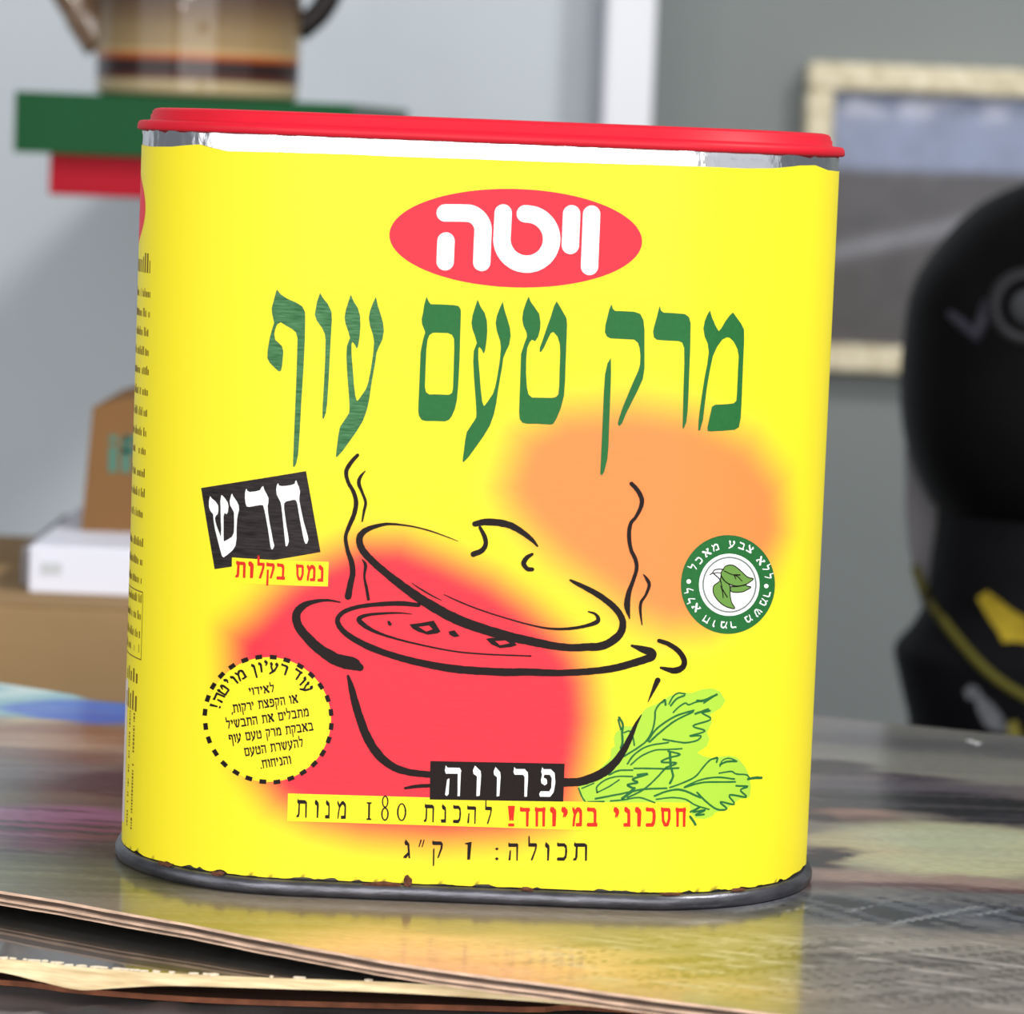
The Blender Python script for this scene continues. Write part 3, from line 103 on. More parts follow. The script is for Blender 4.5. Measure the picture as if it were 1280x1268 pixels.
def mat(name, color, rough=0.5, metal=0.0, spec=0.5, vary=0.0, scale=60.0, bump=0.0, stretch=(1, 1, 1), coat=0.0, detail=4.0, vary_to=None):
    m, N, L, P = new_mat(name)
    P.inputs['Base Color'].default_value = (*color, 1)
    P.inputs['Roughness'].default_value = rough; P.inputs['Metallic'].default_value = metal
    P.inputs['Specular IOR Level'].default_value = spec; P.inputs['Coat Weight'].default_value = coat
    if vary or bump:
        tc = N.new('ShaderNodeTexCoord'); mp = N.new('ShaderNodeMapping'); nz = N.new('ShaderNodeTexNoise')
        mp.inputs['Scale'].default_value = stretch
        nz.inputs['Scale'].default_value = scale; nz.inputs['Detail'].default_value = detail
        L.new(tc.outputs['Object'], mp.inputs['Vector']); L.new(mp.outputs['Vector'], nz.inputs['Vector'])
        if vary:
            rp = N.new('ShaderNodeValToRGB'); rp.color_ramp.elements[0].position = 0.3; rp.color_ramp.elements[1].position = 0.7
            a = tuple(c * (1 - vary) for c in color); b = vary_to or tuple(min(1, c * (1 + vary)) for c in color)
            rp.color_ramp.elements[0].color = (*a, 1); rp.color_ramp.elements[1].color = (*b, 1)
            L.new(nz.outputs['Fac'], rp.inputs['Fac']); L.new(rp.outputs['Color'], P.inputs['Base Color'])
        if bump:
            bp = N.new('ShaderNodeBump'); bp.inputs['Strength'].default_value = bump; bp.inputs['Distance'].default_value = 0.001
            L.new(nz.outputs['Fac'], bp.inputs['Height']); L.new(bp.outputs['Normal'], P.inputs['Normal'])
    return m

def attr_mat(name, rough, spec=0.5, coat=0.0, coat_rough=0.1, fleck=0.0, fleck_scale=400.0, stretch=(1, 1, 1), bump=0.0, bump_scale=80, bump_stretch=(1, 1, 1), ior=1.5):
    m, N, L, P = new_mat(name)
    at = N.new('ShaderNodeAttribute'); at.attribute_name = 'ink'
    P.inputs['Roughness'].default_value = rough; P.inputs['Specular IOR Level'].default_value = spec
    P.inputs['Coat Weight'].default_value = coat; P.inputs['Coat Roughness'].default_value = coat_rough; P.inputs['Coat IOR'].default_value = ior
    tc = N.new('ShaderNodeTexCoord')
    src = at.outputs['Color']
    if fleck:
        mp = N.new('ShaderNodeMapping'); mp.inputs['Scale'].default_value = stretch
        nz = N.new('ShaderNodeTexNoise'); nz.inputs['Scale'].default_value = fleck_scale; nz.inputs['Detail'].default_value = 6
        L.new(tc.outputs['Object'], mp.inputs['Vector']); L.new(mp.outputs['Vector'], nz.inputs['Vector'])
        mr = N.new('ShaderNodeMapRange'); mr.inputs['From Min'].default_value = 0.3; mr.inputs['From Max'].default_value = 0.7
        mr.inputs['To Min'].default_value = 1 - fleck; mr.inputs['To Max'].default_value = 1 + fleck
        L.new(nz.outputs['Fac'], mr.inputs['Value'])
        mx = N.new('ShaderNodeVectorMath'); mx.operation = 'SCALE'
        L.new(src, mx.inputs[0]); L.new(mr.outputs['Result'], mx.inputs['Scale'])
        src = mx.outputs['Vector']
    L.new(src, P.inputs['Base Color'])
    if bump:
        mp2 = N.new('ShaderNodeMapping'); mp2.inputs['Scale'].default_value = bump_stretch
        nz2 = N.new('ShaderNodeTexNoise'); nz2.inputs['Scale'].default_value = bump_scale; nz2.inputs['Detail'].default_value = 5
        L.new(tc.outputs['Object'], mp2.inputs['Vector']); L.new(mp2.outputs['Vector'], nz2.inputs['Vector'])
        bp = N.new('ShaderNodeBump'); bp.inputs['Strength'].default_value = bump; bp.inputs['Distance'].default_value = 0.001
        L.new(nz2.outputs['Fac'], bp.inputs['Height'])
        L.new(bp.outputs['Normal'], P.inputs['Normal'])
        if coat: L.new(bp.outputs['Normal'], P.inputs['Coat Normal'])
    return m

def link(name, me, mats, parent=None, smooth=False):
    o = bpy.data.objects.new(name, me); COL.objects.link(o)
    for m in (mats if isinstance(mats, (list, tuple)) else [mats]): me.materials.append(m)
    if parent: o.parent = parent
    if smooth:
        for p in me.polygons: p.use_smooth = True
    return o

def obj(name, bm, mats, parent=None, smooth=False):
    me = bpy.data.meshes.new(name); bm.to_mesh(me); bm.free()
    return link(name, me, mats, parent, smooth)

def pydata(name, V, F, mats, parent=None, smooth=False, idx=None):
    me = bpy.data.meshes.new(name); me.from_pydata([tuple(map(float, v)) for v in V], [], F); me.update()
    if idx is not None: me.polygons.foreach_set('material_index', idx)
    return link(name, me, mats, parent, smooth)

def empty(name, loc, label, cat, group=None):
    o = bpy.data.objects.new(name, None); COL.objects.link(o); o.location = loc; o.empty_display_size = 0.02
    return tag(o, label, cat, group)

def tag(o, label, cat, group=None):
    o['label'] = label; o['category'] = cat
    if group: o['group'] = group
    return o

def struct(o): o['kind'] = 'structure'; return o

def box_bm(x0, x1, y0, y1, z0, z1, bevel=0.0, seg=2, bm=None, mi=0):
    b = bmesh.new()
    r = bmesh.ops.create_cube(b, size=1)
    for v in b.verts:
        v.co = Vector((x0 + (v.co.x + .5) * (x1 - x0), y0 + (v.co.y + .5) * (y1 - y0), z0 + (v.co.z + .5) * (z1 - z0)))
    if bevel: bmesh.ops.bevel(b, geom=b.edges[:], offset=bevel, segments=seg, affect='EDGES', profile=0.5)
    for f in b.faces: f.material_index = mi
    return b

def lathe_bm(profile, n=64, cap=True):
    b = bmesh.new(); rings = []
    for r, z in profile:
        rings.append([b.verts.new((r * math.cos(2 * math.pi * k / n), r * math.sin(2 * math.pi * k / n), z)) for k in range(n)])
    for i in range(len(rings) - 1):
        for k in range(n):
            b.faces.new((rings[i][k], rings[i][(k + 1) % n], rings[i + 1][(k + 1) % n], rings[i + 1][k]))
    if cap: b.faces.new(rings[0][::-1]); b.faces.new(rings[-1])
    return b

def tube_bm(pts, radii, n=12, flat=1.0):
    b = bmesh.new(); rings = []; P = [Vector(p) for p in pts]
    for i, p in enumerate(P):
        t = (P[min(i + 1, len(P) - 1)] - P[max(i - 1, 0)]).normalized()
        up = Vector((0, 1, 0)) if abs(t.y) < .9 else Vector((0, 0, 1))
        s = t.cross(up).normalized(); q = s.cross(t)
        r = radii[i] if isinstance(radii, (list, tuple)) else radii
        rings.append([b.verts.new(p + s * r * math.cos(2 * math.pi * k / n) + q * r * flat * math.sin(2 * math.pi * k / n)) for k in range(n)])
    for i in range(len(rings) - 1):
        for k in range(n):
            b.faces.new((rings[i][k], rings[i][(k + 1) % n], rings[i + 1][(k + 1) % n], rings[i + 1][k]))
    b.faces.new(rings[0][::-1]); b.faces.new(rings[-1])
    return b

def catmull(P, sub=6):
    P = [np.array(p, float) for p in P]
    if len(P) < 3: return P
    Q = [2 * P[0] - P[1]] + P + [2 * P[-1] - P[-2]]; out = []
    for i in range(1, len(Q) - 2):
        for k in range(sub):
            t = k / sub
            out.append(0.5 * (2 * Q[i] + (Q[i + 1] - Q[i - 1]) * t + (2 * Q[i - 1] - 5 * Q[i] + 4 * Q[i + 1] - Q[i + 2]) * t * t + (3 * Q[i] - Q[i - 1] - 3 * Q[i + 1] + Q[i + 2]) * t ** 3))
    out.append(P[-1]); return out

def sdf(px, py, poly):
    """signed distance (negative inside) of arrays px, py to a closed polygon"""
    d = np.full(px.shape, 1e9); inside = np.zeros(px.shape, bool); n = len(poly)
    for i in range(n):
        ax, ay = poly[i]; bx, by = poly[(i + 1) % n]
        ex, ey = bx - ax, by - ay
        t = np.clip(((px - ax) * ex + (py - ay) * ey) / (ex * ex + ey * ey + 1e-12), 0, 1)
        d = np.minimum(d, np.hypot(px - ax - t * ex, py - ay - t * ey))
        c = (ay > py) != (by > py)
        with np.errstate(divide='ignore', invalid='ignore'):
            xi = ax + (py - ay) * ex / (ey if ey else 1e-12)
        inside ^= c & (px < xi)
    return np.where(inside, -d, d)

def smooth01(x): x = np.clip(x, 0, 1); return x * x * (3 - 2 * x)

def vnoise(x, y, seed=0):
    """smooth value noise, numpy"""
    g = np.random.default_rng(seed).random((97, 97))
    xi = np.floor(x).astype(int); yi = np.floor(y).astype(int); fx = smooth01(x - xi); fy = smooth01(y - yi)
    a = g[xi % 97, yi % 97]; b = g[(xi + 1) % 97, yi % 97]; c = g[xi % 97, (yi + 1) % 97]; d = g[(xi + 1) % 97, (yi + 1) % 97]
    return (a * (1 - fx) + b * fx) * (1 - fy) + (c * (1 - fx) + d * fx) * fy
def fbm(x, y, seed=0, o=4): return sum(vnoise(x * 2 ** k, y * 2 ** k, seed + k) / 2 ** k for k in range(o)) / (2 - 2 ** (1 - o))

def set_ink(me, cols):
    a = me.color_attributes.new('ink', 'FLOAT_COLOR', 'POINT')
    c = np.ones((len(me.vertices), 4), np.float32); c[:, :3] = cols
    a.data.foreach_set('color', c.ravel())

# ------------------------------------------------------------------ room
M_wall = mat('pale_grey_paint', srgb(192, 199, 205), 0.7, spec=.2, vary=0.03, scale=3)
M_wall_dark = mat('grey_green_paint', srgb(124, 130, 130), 0.65, vary=0.05, scale=2.5)
M_trim = mat('white_gloss_paint', srgb(226, 227, 234), 0.45)
M_floor = mat('grey_floor', srgb(120, 118, 114), 0.6, vary=0.1, scale=6)
struct(obj('wall_back', box_bm(-1.6, 0.0476, 1.5, 1.6, -0.9, 1.6), M_wall))
struct(obj('trim_1', box_bm(0.0502, 0.0820, 1.455, 1.7, -0.9, 1.6, 0.003), M_trim))
struct(obj('corner_shade_strip', box_bm(0.0435, 0.0502, 1.49, 1.6, -0.9, 1.6), mat('corner_shade_grey', srgb(165, 168, 178), 0.6)))  # grey strip that paints in the shade of the corner beside the trim
struct(obj('wall_right', box_bm(0.0502, 2.2, 1.62, 1.7, -0.9, 1.6), M_wall_dark))
struct(obj('floor', box_bm(-1.6, 2.2, -1.6, 1.7, -0.92, -0.9), M_floor))

# ------------------------------------------------------------------ counters that carry things (hidden behind the panels)
M_counter = mat('dark_wood_counter', srgb(70, 58, 50), 0.5, vary=0.2, scale=20, stretch=(1, 8, 1))
t = empty('display_table', (0, 0.1, -0.9), 'dark wooden table under the stack of painted panels', 'table')
t2 = obj('table_top', box_bm(-0.55, 0.6, -0.36, 0.25, 0.83, 0.85, 0.003), M_counter, t)
for sx in (-0.52, 0.57):
    for sy in (-0.33, 0.22): obj('leg', box_bm(sx - 0.02, sx + 0.02, sy - 0.02, sy + 0.02, 0, 0.83), M_counter, t)
t = empty('side_cabinet', (-0.35, 0.72, -0.9), 'low cabinet behind the table carrying the cardboard boxes', 'cabinet')
obj('cabinet_body', box_bm(-0.33, 0.30, -0.25, 0.25, 0, 0.82), M_counter, t); obj('cabinet_top', box_bm(-0.34, 0.31, -0.26, 0.26, 0.82, 0.84, 0.003), M_counter, t)
t = empty('stool', (0.34, 0.86, -0.9), 'dark stool behind the table carrying the black bag', 'stool')
obj('seat', box_bm(-0.17, 0.17, -0.16, 0.16, 0.62, 0.65, 0.005), M_counter, t)
for sx in (-0.14, 0.14):
    for sy in (-0.13, 0.13): obj('leg', box_bm(sx - 0.015, sx + 0.015, sy - 0.015, sy + 0.015, 0, 0.62), M_counter, t)

# ------------------------------------------------------------------ wrapped parcel and panels under the tin
def loft(rows, close_ends=True):
    """rows of equal length -> quads"""
    V = [p for r in rows for p in r]; n = len(rows[0]); F = []
    for i in range(len(rows) - 1):
        for k in range(n - 1): F.append((i * n + k, i * n + k + 1, (i + 1) * n + k + 1, (i + 1) * n + k))
    return V, F

def slab_from_front(front_top, front_bot, back_y, zb_top, thick, name, mats, parent, ends=(-0.42, 0.42), smooth=False, nsub=5):
    """board whose visible front edge follows two polylines; flat top behind it.  Faces: 0 top/bottom, 1 front edge"""
    T = catmull(front_top, nsub); B = catmull(front_bot, nsub)
    V = []; n = len(T)
    m = 8
    for p in T: V.append(tuple(p))
    for p in B: V.append(tuple(p))
    F = []; I = []
    for k in range(n - 1): F.append((k, n + k, n + k + 1, k + 1)); I.append(1)
    base = len(V)
    for j in range(1, m + 1):
        t = j / m
        for p in T:
            s = 1 - (1 - t) ** 3
            V.append((p[0] + 0.0 * t, p[1] + (back_y - p[1]) * t, p[2] + (zb_top - p[2]) * s))
    for j in range(m):
        for k in range(n - 1):
            a0 = k if j == 0 else base + (j - 1) * n + k
            F.append((a0, a0 + 1, base + j * n + k + 1, base + j * n + k)); I.append(0)
    bb = len(V)
    for p in B: V.append((p[0], back_y, zb_top - thick))
    last = base + (m - 1) * n
    for k in range(n - 1):
        F.append((n + k, bb + k, bb + k + 1, n + k + 1)); I.append(0)
        F.append((last + k, last + k + 1, bb + k + 1, bb + k)); I.append(1)
    for k in (0, n - 1):
        loop = [k] + [base + j * n + k for j in range(m)] + [bb + k, n + k]
        F.append(loop if k else loop[::-1]); I.append(1)
    return pydata(name, V, F, mats, parent, smooth, I)

# grey plastic wrapped parcel at the bottom left
def parcel():
    nx, ny = 150, 60
    X = np.linspace(-0.30, 0.26, nx); Y = np.linspace(-0.21, 0.2, ny)
    gx, gy = np.meshgrid(X, Y, indexing='ij')
    w = fbm(gx * 14 + gy * 6 + 9, gy * 34 - gx * 10 + 5, 11, 4)
    fold = np.abs(vnoise(gx * 10 + gy * 8 + 3, gy * 42 - gx * 16 + 7, 30) - 0.5)
    z = -0.0196 + (w - 0.5) * 0.003 + np.exp(-(fold / 0.05) ** 2) * 0.0016
    z = np.minimum(z, -0.0180)
    edge = np.minimum(np.minimum(gx - X[0], X[-1] - gx), np.minimum(gy - Y[0], Y[-1] - gy))
    z = z - np.clip(0.008 - edge, 0, 1) ** 2 * 140
    V = np.c_[gx.ravel(), gy.ravel(), z.ravel()].tolist(); F = []
    q = lambda i, j: i * ny + j
    for i in range(nx - 1):
        for j in range(ny - 1): F.append((q(i, j), q(i + 1, j), q(i + 1, j + 1), q(i, j + 1)))
    n0 = len(V)
    rim = [q(i, 0) for i in range(nx)] + [q(nx - 1, j) for j in range(1, ny)] + [q(i, ny - 1) for i in range(nx - 2, -1, -1)] + [q(0, j) for j in range(ny - 2, 0, -1)]
    for k in rim: V.append((V[k][0], V[k][1], -0.0499))
    m = len(rim)
    for k in range(m): F.append((rim[k], n0 + k, n0 + (k + 1) % m, rim[(k + 1) % m]))
    F.append([n0 + k for k in range(m)][::-1])
    o = pydata('wrapped_parcel', V, F, mat('grey_plastic_film', srgb(138, 132, 132), 0.28, spec=0.7, vary=0.25, scale=30, stretch=(1, 4, 1)), None, True)
    return tag(o, 'grey plastic-wrapped parcel at the bottom of the stack, lower left', 'parcel')
parcel()

# brown card sheet between parcel and lower panel
zc = -0.0165
FT = [(-0.44, (-0.3257, -0.0305)[1], zc)] + [(p[0], p[1], zc) for p in ((-0.1608, -0.0255), (-0.1048, -0.0279), (-0.0856, -0.0333), (-0.0577, -0.0371), (-0.0267, -0.0365), (0.0153, -0.0340), (0.0610, -0.0347))] + [(0.3, -0.1, zc)]
M_card = mat('brown_card', srgb(105, 68, 50), 0.8, vary=0.35, scale=40, stretch=(1, 5, 1))
o = slab_from_front(FT, [(x, y, z - 0.0013) for x, y, z in FT], 0.2, zc, 0.0013, 'card_sheet', [M_card, mat('torn_card_edge', srgb(140, 84, 58), 0.9, vary=0.4, scale=160)], None)
tag(o, 'thin brown card sheet between the lower panel and the grey parcel', 'sheet')

# lower panel: black glossy face, pale torn wood edge
FT = [(-0.3355, -0.0503, -0.0070), (-0.1738, -0.0493, -0.0070), (-0.1130, -0.0472, -0.0070), (-0.1021, -0.0477, -0.0070), (-0.0929, -0.0492, -0.0070), (-0.0834, -0.0528, -0.0069), (-0.0742, -0.0552, -0.0067), (-0.0632, -0.0577, -0.0064), (-0.0435, -0.0607, -0.0058), (-0.0114, -0.0647, -0.0048), (0.0237, -0.0718, -0.0042), (0.0581, -0.0828, -0.0042), (0.0912, -0.0971, -0.0042), (0.1539, -0.1235, -0.0042)]

TK = [.0030, .0030, .0028, .0031, .0045, .0053, .0041, .0029, .0025, .0024, .0022, .0020, .0020, .0020]
FB = [(x, y + 0.0002, z - k) for (x, y, z), k in zip(FT, TK)]
M_black_gloss = mat('black_varnish', srgb(34, 33, 32), 0.22, spec=0.6, coat=0.6, vary=0.6, scale=14, stretch=(1, 5, 1), bump=0.05)
M_wood_edge = mat('pale_torn_wood', srgb(244, 212, 158), 0.8, vary=0.3, vary_to=srgb(252, 230, 184), scale=90, stretch=(1, 1, 9), bump=0.6)
lower = empty('dark_painted_panel', (0, 0, 0), 'black glossy panel with a pale torn wood edge, under the painted panel', 'panel')
slab_from_front(FT, FB, 0.25, -0.0042, 0.003, 'board', [M_black_gloss, M_wood_edge], lower)
# flaked varnish along its front edge
M_chip = mat('bare_wood_chips', srgb(228, 214, 190), 0.8)
for p in catmull(FT, 24):
    if p[0] < -0.12 or p[0] > 0.0 or random.random() < 0.8: continue
    b = bmesh.new()
    L_, w_ = random.uniform(.0006, .0026), random.uniform(.0003, .0012); jx = random.uniform(-.001, .001)
    vs_ = [b.verts.new((p[0] + jx + dx * L_ * random.uniform(.7, 1.3), p[1] + 0.0005 + dy * w_ * random.uniform(.6, 1.4), p[2] + 0.0003)) for dx, dy in ((-.5, 0), (-.2, -.35), (.3, -.3), (.5, .1), (.2, .6), (-.3, .5))]
    lo_ = [b.verts.new((v.co.x, v.co.y, v.co.z - 0.0005)) for v in vs_]
    b.faces.new(vs_); b.faces.new(lo_[::-1])
    for k in range(6): b.faces.new((vs_[k], lo_[k], lo_[(k + 1) % 6], vs_[(k + 1) % 6]))
    bmesh.ops.recalc_face_normals(b, faces=b.faces[:])
    obj('wood_chip', b, M_chip, lower)

# upper panel: painting under varnish, laminated edge
FE = [(-0.3048, 0.0684), (-0.1723, 0.0268), (-0.1082, -0.0077), (-0.0920, -0.0164), (-0.0759, -0.0266), (-0.0602, -0.0358), (-0.0448, -0.0464), (-0.0298, -0.0559), (-0.0169, -0.0640), (-0.0044, -0.0703), (0.0097, -0.0763), (0.0235, -0.0814), (0.0355, -0.0867), (0.0506, -0.0929), (0.0667, -0.0987), (0.0900, -0.1074), (0.1216, -0.1197), (0.1807, -0.1483)]
BE = [(-0.3519, 0.3590), (-0.2403, 0.3426), (-0.1560, 0.3130), (-0.1446, 0.3056), (-0.1309, 0.2955), (-0.1221, 0.2861), (-0.1098, 0.2826), (-0.0514, 0.2996), (0.0256, 0.3096), (0.1035, 0.3146), (0.1285, 0.3045), (0.1725, 0.2867), (0.2452, 0.2458), (0.2611, 0.2080)]
upper = empty('painted_panel', (0, 0, 0), 'varnished painted panel with mauve and grey clouds, carrying the yellow tin', 'panel')
def resample(P, n):
    P = np.array(P, float); d = np.r_[0, np.cumsum(np.hypot(*np.diff(P, axis=0).T))]; s = np.linspace(0, d[-1], n)
    return np.c_[np.interp(s, d, P[:, 0]), np.interp(s, d, P[:, 1])]
NU, NV = 520, 150
xs = np.linspace(-0.30, 0.26, NU)
FEa = np.array(FE); BEa = np.array(BE)
yf = np.interp(xs, FEa[:, 0], FEa[:, 1]) + 0.0006 * (fbm(xs * 90 + 4, xs * 0 + .5, 3) - .5)
yb = np.interp(xs, BEa[:, 0], BEa[:, 1])
yb = np.maximum(yb, yf + 0.01)
tv = np.linspace(0, 1, NV)
PX = np.repeat(xs[:, None], NV, 1); PY = yf[:, None] + (yb - yf)[:, None] * tv[None]
droop = 0.0
V = [(float(PX[i, j]), float(PY[i, j]), 0.0) for i in range(NU) for j in range(NV)]
F = [(i * NV + j, (i + 1) * NV + j, (i + 1) * NV + j + 1, i * NV + j + 1) for i in range(NU - 1) for j in range(NV - 1)]
M_painting = attr_mat('varnished_painting', 0.5, spec=0.15, coat=0.85, coat_rough=0.14, fleck=0.16, fleck_scale=60, stretch=(5, 16, 1), bump=0.06, bump_scale=22, bump_stretch=(1, 2, 1), ior=1.5)
po = pydata('painted_face', V, F, [M_painting], upper, False)
def paint_board(px, py):
    n1 = fbm(px * 28 + 3, py * 60 + 1, 5); n2 = fbm(px * 60 + 8, py * 130 + 2, 15)
    wx = px + (n1 - .5) * 0.03; wy = py + (n2 - .5) * 0.008 + (n1 - .5) * .014
    lin = lambda *c: np.array(srgb(*c))
    base = np.tile(lin(118, 112, 106), (px.size, 1)).reshape(px.shape + (3,))
    def blob(col, cx, cy, ax, ay, amt=1.0, soft=0.6, rot=0.0, warp=1.0):
        nonlocal base
        X = (px + (wx - px) * warp) - cx; Y = (py + (wy - py) * warp) - cy
        c, s = math.cos(rot), math.sin(rot); X, Y = X * c + Y * s, -X * s + Y * c
        d = np.hypot(X / ax, Y / ay)
        m = (amt * (1 - smooth01((d - (1 - soft)) / (2 * soft))))[..., None]
        base = base * (1 - m) + lin(*col) * m
    for bl in BLOBS: blob(*bl)
    # brush furrows at the right front and violet hatching at the left
    return base
BLOBS = [((112, 112, 110), 0.1354, 0.2714, 0.0835, 0.0410, 0.9, 0.6),
         ((84, 84, 86), 0.1201, 0.2676, 0.0308, 0.0157, 0.7, 0.6),
         ((128, 128, 122), 0.1420, 0.2188, 0.0595, 0.0258, 0.9, 0.6),
         ((90, 90, 92), 0.1638, 0.2586, 0.0308, 0.0154, 0.7, 0.6),
         ((38, 22, 30), 0.1021, 0.2122, 0.0170, 0.0128, 1, 0.4),
         ((52, 40, 50), 0.1128, 0.1983, 0.0216, 0.0110, 0.9, 0.5),
         ((86, 82, 92), 0.1218, 0.1830, 0.0404, 0.0134, 0.8, 0.6),
         ((30, 30, 42), 0.1287, 0.1615, 0.0491, 0.0154, 1, 0.4),
         ((34, 32, 44), 0.1521, 0.1506, 0.0231, 0.0189, 1, 0.45),
         ((44, 22, 30), 0.0974, 0.1362, 0.0135, 0.0122, 0.9, 0.5),
         ((140, 112, 102), 0.1098, 0.1401, 0.0104, 0.0086, 0.85, 0.5),
         ((66, 26, 32), 0.1140, 0.1255, 0.0098, 0.0108, 0.95, 0.45),
         ((176, 176, 150), 0.1298, 0.0926, 0.0348, 0.0381, 1, 0.3),
         ((178, 168, 140), 0.1036, 0.0938, 0.0151, 0.0168, 0.9, 0.4),
         ((172, 178, 158), 0.1285, 0.1001, 0.0218, 0.0227, 0.6, 0.6),
         ((48, 24, 32), 0.0925, 0.0731, 0.0076, 0.0150, 1, 0.4),
         ((140, 122, 118), 0.1148, 0.0499, 0.0477, 0.0092, 0.9, 0.5),
         ((78, 56, 60), 0.1157, 0.0392, 0.0348, 0.0060, 0.85, 0.5),
         ((82, 84, 92), 0.1107, 0.0108, 0.0537, 0.0225, 0.95, 0.45),
         ((118, 114, 110), 0.1039, -0.0542, 0.0477, 0.0370, 0.9, 0.5),
         ((60, 54, 52), 0.1126, -0.0406, 0.0111, 0.0050, 0.8, 0.5),
         ((56, 52, 52), 0.0853, -0.0423, 0.0059, 0.0041, 0.8, 0.5),
         ((150, 146, 140), 0.1070, -0.0251, 0.0227, 0.0069, 0.6, 0.6),
         ((250, 250, 250), 0.1583, 0.2724, 0.0010, 0.0047, 1, 0.2),
         ((150, 190, 196), -0.1477, 0.2911, 0.0296, 0.0458, 1, 0.3),
         ((70, 110, 190), -0.1211, 0.2618, 0.0218, 0.0233, 1, 0.3),
         ((84, 124, 200), -0.1137, 0.2734, 0.0171, 0.0127, 0.8, 0.5),
         ((215, 230, 226), -0.1486, 0.3011, 0.0084, 0.0133, 0.8, 0.6),
         ((218, 200, 160), -0.1403, 0.2304, 0.0131, 0.0103, 0.95, 0.5),
         ((134, 102, 82), -0.1205, 0.2188, 0.0397, 0.0201, 1, 0.4),
         ((168, 142, 122), -0.1229, 0.2007, 0.0275, 0.0167, 0.85, 0.6),
         ((112, 80, 66), -0.1222, 0.1785, 0.0269, 0.0120, 0.8, 0.6),
         ((120, 108, 112), -0.1248, 0.1485, 0.0195, 0.0138, 0.8, 0.6),
         ((54, 46, 62), -0.0964, 0.1346, 0.0151, 0.0269, 0.95, 0.5),
         ((92, 64, 62), -0.1132, 0.1283, 0.0192, 0.0108, 0.8, 0.6),
         ((124, 100, 84), -0.1131, 0.1113, 0.0231, 0.0093, 0.7, 0.6),
         ((168, 116, 152), -0.1140, 0.0876, 0.0287, 0.0144, 1, 0.35),
         ((150, 88, 122), -0.1047, 0.0651, 0.0220, 0.0148, 0.95, 0.45),
         ((110, 60, 90), -0.1151, 0.0522, 0.0138, 0.0134, 0.85, 0.5),
         ((122, 78, 70), -0.0962, 0.0626, 0.0140, 0.0074, 0.7, 0.6),
         ((58, 46, 40), -0.0883, 0.0473, 0.0157, 0.0142, 0.9, 0.6),
         ((104, 104, 86), -0.1035, 0.0121, 0.0284, 0.0244, 0.95, 0.5),
         ((86, 82, 68), -0.0863, -0.0015, 0.0224, 0.0127, 0.7, 0.6),
         ((104, 94, 80), -0.0437, -0.0361, 0.0436, 0.0201, 0.8, 0.6),
         ((214, 180, 148), -0.0013, -0.0548, 0.0376, 0.0224, 0.85, 0.6),
         ((206, 166, 138), 0.0270, -0.0778, 0.0297, 0.0151, 0.8, 0.6),
         ((150, 130, 112), 0.0496, -0.0753, 0.0246, 0.0228, 0.6, 0.6)]
cols = paint_board(PX, PY)
def hatch(region, ang, across, along, col, amt, lo=0.5):
    """brush furrows: noise stretched along the stroke direction"""
    global cols
    c, sn = math.cos(ang), math.sin(ang)
    U_ = (PX * c + PY * sn) / along + 40; V_ = (-PX * sn + PY * c) / across + 40 + 0.8 * fbm(PX * 25 + 9, PY * 25 + 9, 21)
    k = (region * amt * smooth01((fbm(U_, V_, 8, 3) - lo) / 0.22))[..., None]
    cols = cols * (1 - k) + np.array(srgb(*col)) * k
def reg(cx, cy, ax, ay): return 1 - smooth01((np.hypot((PX - cx) / ax, (PY - cy) / ay) - .6) / .5)
hatch(reg(0.0119, 0.0811, 0.6, 0.6), 0.0, 0.004, 0.05, (84, 78, 78), 0.12, 0.5)
hatch(reg(0.0119, 0.0811, 0.6, 0.6), 0.05, 0.0035, 0.04, (178, 172, 166), 0.12, 0.55)
hatch(reg(-0.1097, 0.0717, 0.05, 0.04), -0.12, 0.0034, 0.05, (66, 30, 62), 1, 0.44)
hatch(reg(-0.1133, 0.0821, 0.035, 0.026), -0.12, 0.006, 0.05, (176, 138, 166), 0.6, 0.5)
hatch(reg(0.1203, 0.0108, 0.06, 0.022), -0.9, 0.0035, 0.05, (40, 40, 48), 0.95, 0.47)
hatch(reg(0.1027, 0.0074, 0.045, 0.02), 0.8, 0.003, 0.025, (160, 162, 168), 0.5, 0.53)
hatch(reg(0.0985, -0.0551, 0.1, 0.04), 0.5, 0.0016, 0.022, (58, 54, 52), 0.6, 0.5)
hatch(reg(0.0985, -0.0551, 0.1, 0.04), -0.4, 0.0014, 0.02, (184, 180, 176), 0.45, 0.54)
hatch(reg(-0.1215, 0.1732, 0.06, 0.05), 0.1, 0.005, 0.06, (90, 70, 66), 0.5, 0.5)
hatch(reg(-0.0996, 0.0119, 0.06, 0.03), -0.1, 0.004, 0.05, (86, 86, 74), 0.6, 0.48)
grey = cols.mean(axis=2, keepdims=True); cols = grey + (cols - grey) * 1.2          # richer paint
cols = 0.16 + (cols - 0.16) * 1.25
cols = np.clip(cols, 0.004, 1)
set_ink(po.data, cols.reshape(-1, 3))
